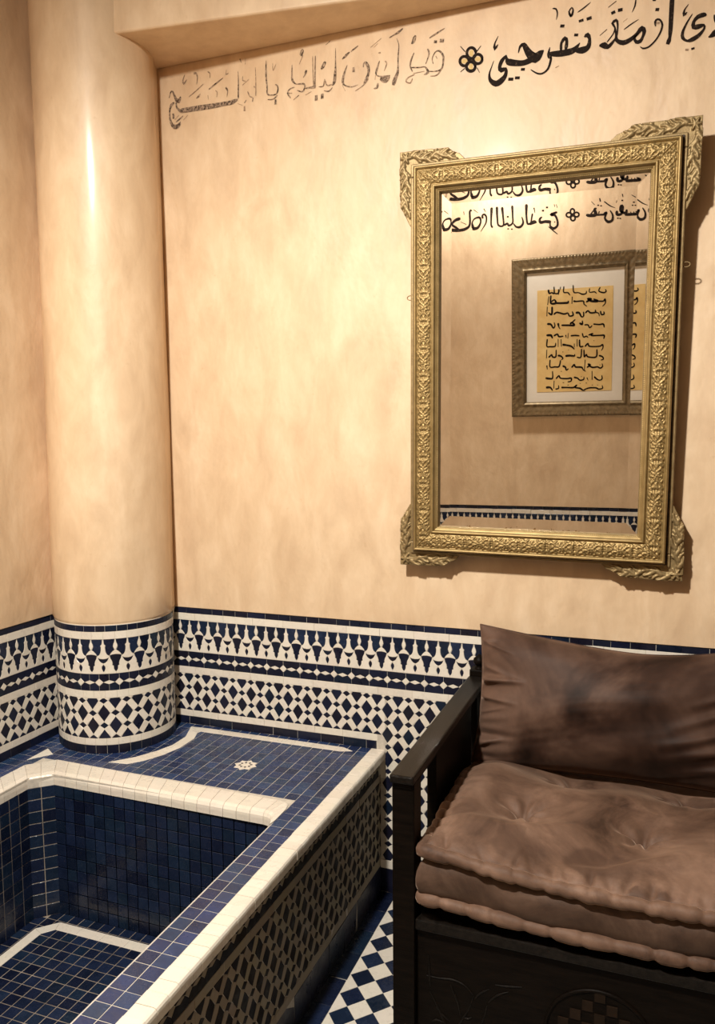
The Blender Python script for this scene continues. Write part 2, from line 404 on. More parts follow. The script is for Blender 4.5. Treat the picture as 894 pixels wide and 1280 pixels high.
# ------------------------------------------------------------------ the room shell
XL, YO, XR, ZCE = -1.936, -2.60, 3.0, 3.15
def struct(o): return tag(o, kind='structure')
BED = .0026                                                # grout comes nearly flush with the tiles
PL = .007                                                   # plaster stands this far proud of the tile bed
b = MB(); b.box(XL-.2, XR+.2, -BED, .2, 0, ZCE, 1); b.box(XL, XR, -PL, 0, ZC+.002, ZCE, 0)
wall_back = struct(b.build('wall_back', [M['plaster'], M['grout']]))
b = MB(); b.box(XL-.2, XL+BED, YO-.2, .2, 0, ZCE, 1); b.box(XL, XL+PL, YO, 0, ZC+.002, ZCE, 0)
wall_left = struct(b.build('wall_left', [M['plaster'], M['grout']]))
b = MB(); b.box(XL-.2, XR+.2, YO-.2, YO, 0, ZCE, 1); b.box(XL, XR, YO, YO+PL, ZC+.002, ZCE, 0)
wall_front = struct(b.build('wall_front', [M['plaster'], M['grout']]))
b = MB(); b.box(XR, XR+.2, YO-.2, .2, 0, ZCE, 1); b.box(XR-PL, XR, YO, 0, ZC+.002, ZCE, 0)
wall_right = struct(b.build('wall_right', [M['plaster'], M['grout']]))
b = MB(); b.box(XL-.2, XR+.2, YO-.2, .2, ZCE, ZCE+.15)
struct(b.build('ceiling', M['dark_ceiling']))
b = MB(); b.box(XL-.2, XR+.2, YO-.2, .2, -.15, -TH+BED)
floor = struct(b.build('floor', M['grout']))
# beam across the top of the back wall, its front edge running slightly out of line
b = MB(); b.prism([(-1.66, -.12), (-1.60, -.262), (-.839, -.162), (-.5, -.125), (XR, -.125), (XR, -PL), (-1.66, -PL)], 2.725, ZCE)
o = struct(b.build('beam', M['plaster'])); bevel(o, .008, 3)
# round engaged column in the corner
CX, CY, CR = -1.746, -.157, .191
b = MB()
prof = [(CR+BED, .30), (CR+BED, ZC+.001), (.192, ZC+.0015), (.1955, ZC+.006), (.1965, ZC+.012), (.1945, 1.5), (.191, 2.2), (.189, 2.7), (.192, 2.9), (.195, ZCE)]
fine = []
for (r0, z0), (r1, z1) in zip(prof, prof[1:]):
    k = max(1, int((z1-z0)/.08)); fine += [(r0+(r1-r0)*q/k, z0+(z1-z0)*q/k) for q in range(k)]
fine.append(prof[-1])
ring = []
for r, z in fine:
    row = []
    for q in range(96):
        a = 2*PI*q/96; wob = 0 if z < ZC+.01 else .0011*math.sin(3*a+z*4)+.0009*math.sin(5*a-z*7)
        x_, y_ = CX+(r+wob)*math.sin(a), CY-(r+wob)*math.cos(a)
        if z > ZC and math.radians(107) < a < math.radians(180):      # plaster runs the shaft into the wall with a short fillet
            x_ = max(x_, CX+(r+wob)*math.sin(math.radians(107))-.45*(y_-CY+(r+wob)*math.cos(math.radians(107))))
        row.append((x_, y_, z))
    ring.append(row)
b.grid(ring, 0, closed_v=True)
nz = len(fine)
col_me = b.mesh('column', [M['column_plaster'], M['grout']], True)
mi = []
for i in range(nz-1): mi += [1 if fine[i][1] < ZC+.0012 else 0]*96
col_me.polygons.foreach_set('material_index', mi)
column = struct(link('column', col_me))

# ------------------------------------------------------------------ dado tiles
sb = Surf(wall_back, (0, 0, 0))
PH, CH = -.943, -.934
XE = -.40
strip(sb, 'cap_tile', -1.61, .36, ZB1, ZC, .058, 'navy', .28)
strip(sb, 'band_tile', -1.64, .36, ZT, ZB1, .115, 'white')
turret_row_at(sb, -1.64, XE, PH)
chain_row(sb, -1.64, XE, ZB3, ZCH, .062, CH)
strip(sb, 'band_tile', -1.64, XE, ZL, ZB3, .115, 'white', .1)
strip(sb, 'band_tile', -1.64, -.845, ZD, ZB4, .10, 'white', .1)
strip(sb, 'base_tile', -1.64, -.848, .484, ZD, .085, 'navy', .1)
sb.put('band_tile', [(-.845, ZB4), (-.845, ZD), (-.842, ZD), (-.842, .46), (-.8185, .46), (-.8185, ZB4)], 0, 0, 'white')
sb.put('band_tile', rect(.0235, .07), -.83025, .425, 'white')
def bb(u, v):
    if u < -.825: return (-1.64, -.8185, ZB4, ZL) if v > ZB4-.03 else None
    if v > ZB4: return (-1.64, XE, .111, ZL)
    if v > .39: return (-.8185, XE, .111, ZL)
    return (-.838, XE, .111, ZL)
LU = -.952
lattice(sb, -1.64, XE, .111, ZL, LU, .619, bb)
strip(sb, 'band_tile', -.838, XE, .082, .111, .11, 'white')
strip(sb, 'base_tile', -.838, XE, 0, .082, .11, 'navy')
sj = Surf(wall_back, (0, 0, 0), joined=True)
strip(sj, 'cap', .36, XR, ZB1, ZC, .058, 'navy'); strip(sj, 'band', .36, XR, ZT, ZB1, .115, 'white')
turret_row_at(sj, XE, XR, PH); chain_row(sj, XE, XR, ZB3, ZCH, .062, CH); strip(sj, 'band', XE, XR, ZL, ZB3, .115, 'white')
lattice(sj, XE, XR, .111, ZL, LU, .619); strip(sj, 'b', XE, XR, .082, .111, .11, 'white'); strip(sj, 'b', XE, XR, 0, .082, .11, 'navy')
sj.flush({'navy': 'dark_tiles_behind_bench', 'basin': 'blue_tiles_behind_bench', 'white': 'white_tiles_behind_bench'})
# column
sc = Surf(column, (CX, CY, 0), R=CR)
u0, u1 = -CR*math.radians(92), CR*math.radians(128)
dado(sc, u0, u1, .012, .010, halves=True, capstep=.034, bandstep=.036)
# left wall (faces +x; u runs along +y)
sl = Surf(wall_left, (XL, 0, 0), (0, 1, 0), (0, 0, 1), (1, 0, 0))
dado(sl, -.80, -.20, -.30, -.29)
sl.joined = True
dado(sl, YO, -.80, -.30, -.29); sl.flush({'navy': 'dark_tiles_beside_bath', 'basin': 'blue_tiles_beside_bath', 'white': 'white_tiles_beside_bath'})
# wall opposite, seen only in the mirror (faces +y; u runs along -x): top rows one by one where the mirror shows them
so = Surf(wall_front, (0, YO, 0), (-1, 0, 0), (0, 0, 1), (0, 1, 0))
strip(so, 'cap_tile', -.10, 1.5, ZB1, ZC, .058, 'navy', .2); strip(so, 'band_tile', -.10, 1.5, ZT, ZB1, .115, 'white')
turret_row_at(so, -.10, 1.5, .02)
so.joined = True
for a, c in ((-XR, -.10), (1.5, -XL)):
    strip(so, 'cap', a, c, ZB1, ZC, .058, 'navy'); strip(so, 'band', a, c, ZT, ZB1, .115, 'white'); turret_row_at(so, a, c, .02)
chain_row(so, -XR, -XL, ZB3, ZCH, .062, 0); strip(so, 'b', -XR, -XL, ZL, ZB3, .115, 'white')
lattice(so, -XR, -XL, .111, ZL, 0, .619); strip(so, 'b', -XR, -XL, .082, .111, .11, 'white'); strip(so, 'b', -XR, -XL, 0, .082, .11, 'navy')
so.flush({'navy': 'dark_tiles_lower', 'basin': 'blue_tiles_lower', 'white': 'white_tiles_lower'})
sr = Surf(wall_right, (XR, 0, 0), (0, -1, 0), (0, 0, 1), (-1, 0, 0), joined=True)
strip(sr, 'cap', 0, -YO, ZB1, ZC, .058, 'navy'); strip(sr, 'band', 0, -YO, ZT, ZB1, .115, 'white'); turret_row_at(sr, 0, -YO, 0)
chain_row(sr, 0, -YO, ZB3, ZCH, .062, 0); strip(sr, 'b', 0, -YO, ZL, ZB3, .115, 'white')
lattice(sr, 0, -YO, .111, ZL, 0, .619); strip(sr, 'b', 0, -YO, .082, .111, .11, 'white'); strip(sr, 'b', 0, -YO, 0, .082, .11, 'navy')
sr.flush({'navy': 'dark_tiles', 'basin': 'blue_tiles', 'white': 'white_tiles'})

# ------------------------------------------------------------------ floor: navy border along the bath, then a diagonal check
sf = Surf(floor, (0, 0, -TH), (1, 0, 0), (0, 1, 0), (0, 0, 1))
for k in range(16): sf.put('border_tile', rect(.055, .112), -.8095, -.056-.112*k, 'basin')
AX, AY = .0365, .040
for far in (0, 1):
    sf.force = bool(far)
    for i in range(-1, 70):
        for j in range(-3, 70):
            if (i+j) % 2: continue
            u, v = -.743+i*AX, -.184-j*AY
            near = i <= 9 and v > -1.35
            if near == bool(far) or u > XR or v < YO: continue
            p = crop([(-AX, 0), (0, -AY), (AX, 0), (0, AY)], -.782-u, XR-u, YO-v, -v)
            sf.put('dark_check_tile' if i % 2 == 0 else 'white_check_tile', p, u, v, 'basin' if i % 2 == 0 else 'white', gap=.0004)
sf.flush({'basin': 'more_dark_check_tiles', 'white': 'more_white_check_tiles'}); sf.force = False

# ------------------------------------------------------------------ bath
XP, XRIM, YB = -.839, -.817, -2.05                            # front panel, rim edge, near end
bath = empty('bathtub', (-1.36, -1.0, 0)); tag(bath, 'built-in bathtub clad in small cobalt tiles with an ivory rim', 'bathtub')
ZD0 = .484-TH
BL, BB, BR = -1.765, -.517, -.940                             # inner faces of the basin
b = MB()
BBED = .0030
ZT_ = ZD0+BBED
b.box(XL+.003, XP+BBED, BB-BBED, -.003, 0, ZT_); b.box(XL+.003, BL+BBED, YB, BB, 0, ZT_); b.box(BR-BBED, XP+BBED, YB, BB, 0, ZT_); b.box(BL, BR, YB, YB+.3, 0, ZD0)
b.box(BL, BR, YB+.3, BB, 0, .036+BBED)
b.prism([(BL+BBED, BB-.056-BBED*.41), (BL+.056+BBED*.41, BB-BBED), (BL, BB)], 0, ZT_-.003)
b.box(BL+BBED-.001, BR-BBED+.001, BB-BBED, BB-BBED+.002, .03, ZT_-.03, 1); b.box(BL+BBED-.002, BL+BBED+.0001, YB+.3, BB, .03, ZT_-.03, 1)
b.box(BL, BR, YB+.3, BB, .03, .036+BBED+.0002, 1); b.prism([(BL+BBED, BB-.0561-BBED*.41), (BL+.0561+BBED*.41, BB-BBED), (BL, BB)], .03, ZT_-.03, 1)
b.build('bath_body', [M['grout'], M['grout_dark']], bath)
sd = Surf(bath, (0, 0, ZD0), (1, 0, 0), (0, 1, 0), (0, 0, 1))
TU, TV = .0371, .0388
RO = [(-1.843, -.60), (-1.843, -.497), (-1.776, -.430), (-.985, -.450), (-.945, -.475)]
def rim_in(x, y):                      # inside the outer edge of the ivory basin rim
    if y > -.430: return False
    if x < -1.843 or x > -.955: return False
    if x < -1.776 and (y+.497) > (x+1.843): return False
    return True
for i in range(29):
    for j in range(11):
        u, v = -.866-TU*(i+.5), -TV*(j+.5)-.002
        if u < XL+.012: continue
        d = math.hypot(u-CX, v-CY)
        if d < CR-.02: continue
        sd.put('deck_tile', rect(TU, TV), u, v, 'blue', gap=.0010, jit=.4)
for i in range(2):
    for j in range(11, 42): sd.put('ledge_tile', rect(TU, TV), -.866-TU*(i+.5), -TV*(j+.5)-.002, 'blue', gap=.0010, jit=.4)
for i in range(26, 29):
    for j in range(11, 42):
        u, v = -.866-TU*(i+.5), -TV*(j+.5)-.002
        if rim_in(u-.006, v): continue
        sd.put('shelf_tile', rect(TU, TV), max(u, XL+.016), v, 'blue', gap=.0010, jit=.4)
# inlaid ivory band and triangle, star
def band_piece(name, p, mat='white', th=TH+.0012, gap=.0003): sd.put(name, p, 0, 0, mat, th=th, gap=gap, jit=0)
xs = [-.955, -1.06, -1.17, -1.28, -1.40, -1.475]
for a, c in zip(xs, xs[1:]): band_piece('inlay_strip', [(a, -.026), (a, -.061), (c, -.061), (c, -.026)])
band_piece('inlay_strip', [(-.915, -.046), (-.955, -.026), (-.955, -.061)])
arc_o = [(-1.475, -.026), (-1.535, -.030), (-1.500, -.120), (-1.500, -.20), (-1.520, -.26), (-1.555, -.325), (-1.610, -.388)]
arc_i = [(-1.475, -.061), (-1.480, -.075), (-1.462, -.125), (-1.462, -.21), (-1.480, -.28), (-1.510, -.340), (-1.545, -.380)]
band_piece('inlay_strip', [arc_o[0], arc_o[1], arc_i[1], arc_i[0]])
for q in range(1, 6): band_piece('inlay_strip', [arc_o[q], arc_o[q+1], arc_i[q+1], arc_i[q]])
band_piece('inlay_triangle', [(-1.868, -.462), (-1.822, -.395), (-1.872, -.362)])
sx, sy = -1.190, -.262
st = [(sx+r*math.cos(a), sy+r*math.sin(a)) for k in range(8) for r, a in ((.0385, k*PI/4), (.029, (k+.5)*PI/4))]
band_piece('star_tile', st, 'white')
for k in range(8):
    a = (k+.5)*PI/4; c, s_ = math.cos(a), math.sin(a)
    band_piece('star_speck', [(sx+c*r-s_*t, sy+s_*r+c*t) for r, t in ((.0125, 0), (.0165, -.0042), (.0225, 0), (.0165, .0042))], 'navy', TH+.0022, 0)
# ivory rim along the front panel: bullnosed tiles that turn down over the edge
def sweep_tile(name, prof, y0, y1, parent, mat='white'):
    """profile in x,z extruded between y0 and y1 (mesh shared when the length repeats)"""
    L = round(y0-y1, 4); key = (name, L); me = CACHE.get(key); g = .0005
    if me is None:
        mb = MB(); n = len(prof)
        mb.add([(x, -g, z) for x, z in prof]+[(x, -L+g, z) for x, z in prof],
               [[i, (i+1)%n, n+(i+1)%n, n+i] for i in range(n)]+[list(range(n))[::-1], list(range(n, 2*n))])
        me = mb.mesh(name, M[mat]); CACHE[key] = me
    return link(name, me, parent, Matrix.Translation((rnd.gauss(0, .0004), y0, rnd.gauss(0, .0003))))
rp = [(-.866, .476), (-.866, .4845), (-.864, .4855), (-.826, .4865), (-.821, .485), (-.818, .481), (-.817, .476), (-.817, .459), (-.842, .459), (-.842, .476)]
y = -.004
while y > -1.70:
    L = rnd.choice((.034, .037, .037, .040)); sweep_tile('rim_tile', rp, y, y-L, bath); y -= L
b = MB()
n = len(rp); b.add([(x, y, z) for x, z in rp]+[(x, YB, z) for x, z in rp], [[i, (i+1)%n, n+(i+1)%n, n+i] for i in range(n)]+[list(range(n))[::-1], list(range(n, 2*n))])
tag(b.build('near_rim', M['white'], bath), kind='stuff')
# ivory rim round the basin
def rim_piece(o0, o1, i0, i1):
    """outer edge o0-o1 on the deck, inner edge i0-i1 rolled down into the basin"""
    rows = []
    for t, z in ((0, .480), (0, .4858), (.04, .4866), (.80, .4872), (.93, .4835), (.99, .4755), (1.0, .468), (1.0, .452), (.93, .452)):
        rows.append([(o0[0]+(i0[0]-o0[0])*t, o0[1]+(i0[1]-o0[1])*t, z), (o1[0]+(i1[0]-o1[0])*t, o1[1]+(i1[1]-o1[1])*t, z)])
    mb = MB(); g = .012
    for r in rows:
        a, c = Vector(r[0]), Vector(r[1]); r[0], r[1] = tuple(a.lerp(c, g)), tuple(c.lerp(a, g))
    mb.grid(rows); k = len(rows)
    mb.add([r[0] for r in rows], [list(range(k))]); mb.add([r[1] for r in rows], [list(range(k))[::-1]])
    mb.build('basin_rim_tile', M['white'], bath)
def lerp2(a, c, t): return (a[0]+(c[0]-a[0])*t, a[1]+(c[1]-a[1])*t)
def rim_run(o0, o1, i0, i1, k):
    for q in range(k): rim_piece(lerp2(o0, o1, q/k), lerp2(o0, o1, (q+1)/k), lerp2(i0, i1, q/k), lerp2(i0, i1, (q+1)/k))
rim_run((-1.843, -1.60), (-1.843, -.497), (BL+.004, -1.60), (BL+.004, -.572), 22)
rim_run((-1.843, -.497), (-1.776, -.428), (BL+.004, -.572), (BL+.058, BB-.004), 2)
rim_run((-1.776, -.428), (-.985, -.446), (BL+.058, BB-.004), (-.990, BB-.012), 17)
arc_o = [(-.985, -.446), (-.962, -.450), (-.946, -.464), (-.940, -.490), (-.939, -.530), (-.939, -.560)]
arc_i = [(-.990, BB-.012), (-.978, BB-.014), (-.966, BB-.020), (-.957, BB-.032), (-.950, BB-.050), (-.944, BB-.072)]
rim_run(arc_o[0], arc_o[1], arc_i[0], arc_i[1], 1)
for q in range(1, 5): rim_piece(arc_o[q], arc_o[q+1], arc_i[q], arc_i[q+1])
# basin wall tiles
ZF = .040
nr = 11; th_ = (.453-ZF)/nr
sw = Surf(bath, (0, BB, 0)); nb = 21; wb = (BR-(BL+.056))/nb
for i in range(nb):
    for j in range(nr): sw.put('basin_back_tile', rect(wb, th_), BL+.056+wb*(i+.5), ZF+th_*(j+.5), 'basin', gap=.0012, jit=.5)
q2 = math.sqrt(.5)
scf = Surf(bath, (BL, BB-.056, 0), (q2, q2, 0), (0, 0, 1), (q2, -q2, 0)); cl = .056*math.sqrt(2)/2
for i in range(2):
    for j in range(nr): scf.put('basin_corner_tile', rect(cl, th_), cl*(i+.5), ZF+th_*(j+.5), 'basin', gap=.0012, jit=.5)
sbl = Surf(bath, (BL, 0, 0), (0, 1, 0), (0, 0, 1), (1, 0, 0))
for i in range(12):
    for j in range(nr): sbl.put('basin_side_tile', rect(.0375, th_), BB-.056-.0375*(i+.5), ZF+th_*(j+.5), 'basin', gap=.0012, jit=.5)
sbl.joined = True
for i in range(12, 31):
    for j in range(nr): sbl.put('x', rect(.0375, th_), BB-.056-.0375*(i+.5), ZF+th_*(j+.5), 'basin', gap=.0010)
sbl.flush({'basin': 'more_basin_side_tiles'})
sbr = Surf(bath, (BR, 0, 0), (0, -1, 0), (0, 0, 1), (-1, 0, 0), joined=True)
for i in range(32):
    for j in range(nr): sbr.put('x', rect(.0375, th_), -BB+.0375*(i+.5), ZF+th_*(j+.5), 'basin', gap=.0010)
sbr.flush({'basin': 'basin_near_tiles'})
# basin floor with its ivory outline
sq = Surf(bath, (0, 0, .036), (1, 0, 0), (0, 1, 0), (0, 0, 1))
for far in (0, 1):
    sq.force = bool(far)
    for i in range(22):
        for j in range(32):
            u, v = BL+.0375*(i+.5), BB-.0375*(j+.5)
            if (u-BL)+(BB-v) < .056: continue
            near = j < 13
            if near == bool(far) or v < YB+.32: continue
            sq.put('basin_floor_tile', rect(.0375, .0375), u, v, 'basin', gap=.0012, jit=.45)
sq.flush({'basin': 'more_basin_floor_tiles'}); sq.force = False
def fl(p): sq.put('floor_outline_tile', p, 0, 0, 'white', th=TH+.0012, gap=.0003, jit=0)
xa = BL+.043; xb = BL+.078; ya = BB-.043; yb = BB-.078
for q in range(8):
    x0 = BL+.092+.085*q; x1 = min(BR-.01, x0+.085); fl([(x0, ya), (x1, ya), (x1, yb), (x0 if q else x0+.012, yb)])
fl([(BL+.092, ya), (BL+.104, yb), (xb, BB-.108), (xa, BB-.094)])
for q in range(9):
    y0 = BB-.094-.085*q; fl([(xa, y0), (xb, y0 if q else y0-.014), (xb, y0-.085), (xa, y0-.085)])
# front panel
sp = Surf(bath, (XP, 0, 0), (0, 1, 0), (0, 0, 1), (1, 0, 0))
YN = -1.12
chain_row(sp, YN, -.004, .401, .457, .0588, -.904-.0294+.0588*.5, big=.0125, bigh=.0125, pale='tan', dark='umber')
strip(sp, 'panel_band_tile', YN, -.004, .377, .401, .115, 'tan')
lattice(sp, YN, -.004, .118, .377, -.9225, .3345, pale='tan', dark='umber')
strip(sp, 'panel_band_tile', YN, -.004, .092, .118, .115, 'tan')
strip(sp, 'plinth_tile', YN, -.004, 0, .092, .112, 'navy')
sp.joined = True
chain_row(sp, YB, YN, .401, .457, .0588, -.904, pale='tan', dark='umber'); strip(sp, 'x', YB, YN, .377, .401, .115, 'tan'); lattice(sp, YB, YN, .118, .377, -.9225, .3345, pale='tan', dark='umber')
strip(sp, 'x', YB, YN, .092, .118, .115, 'tan'); strip(sp, 'x', YB, YN, 0, .092, .112, 'navy')
sp.flush({'navy': 'more_plinth_tiles', 'umber': 'more_dark_panel_tiles', 'tan': 'more_tan_panel_tiles'})

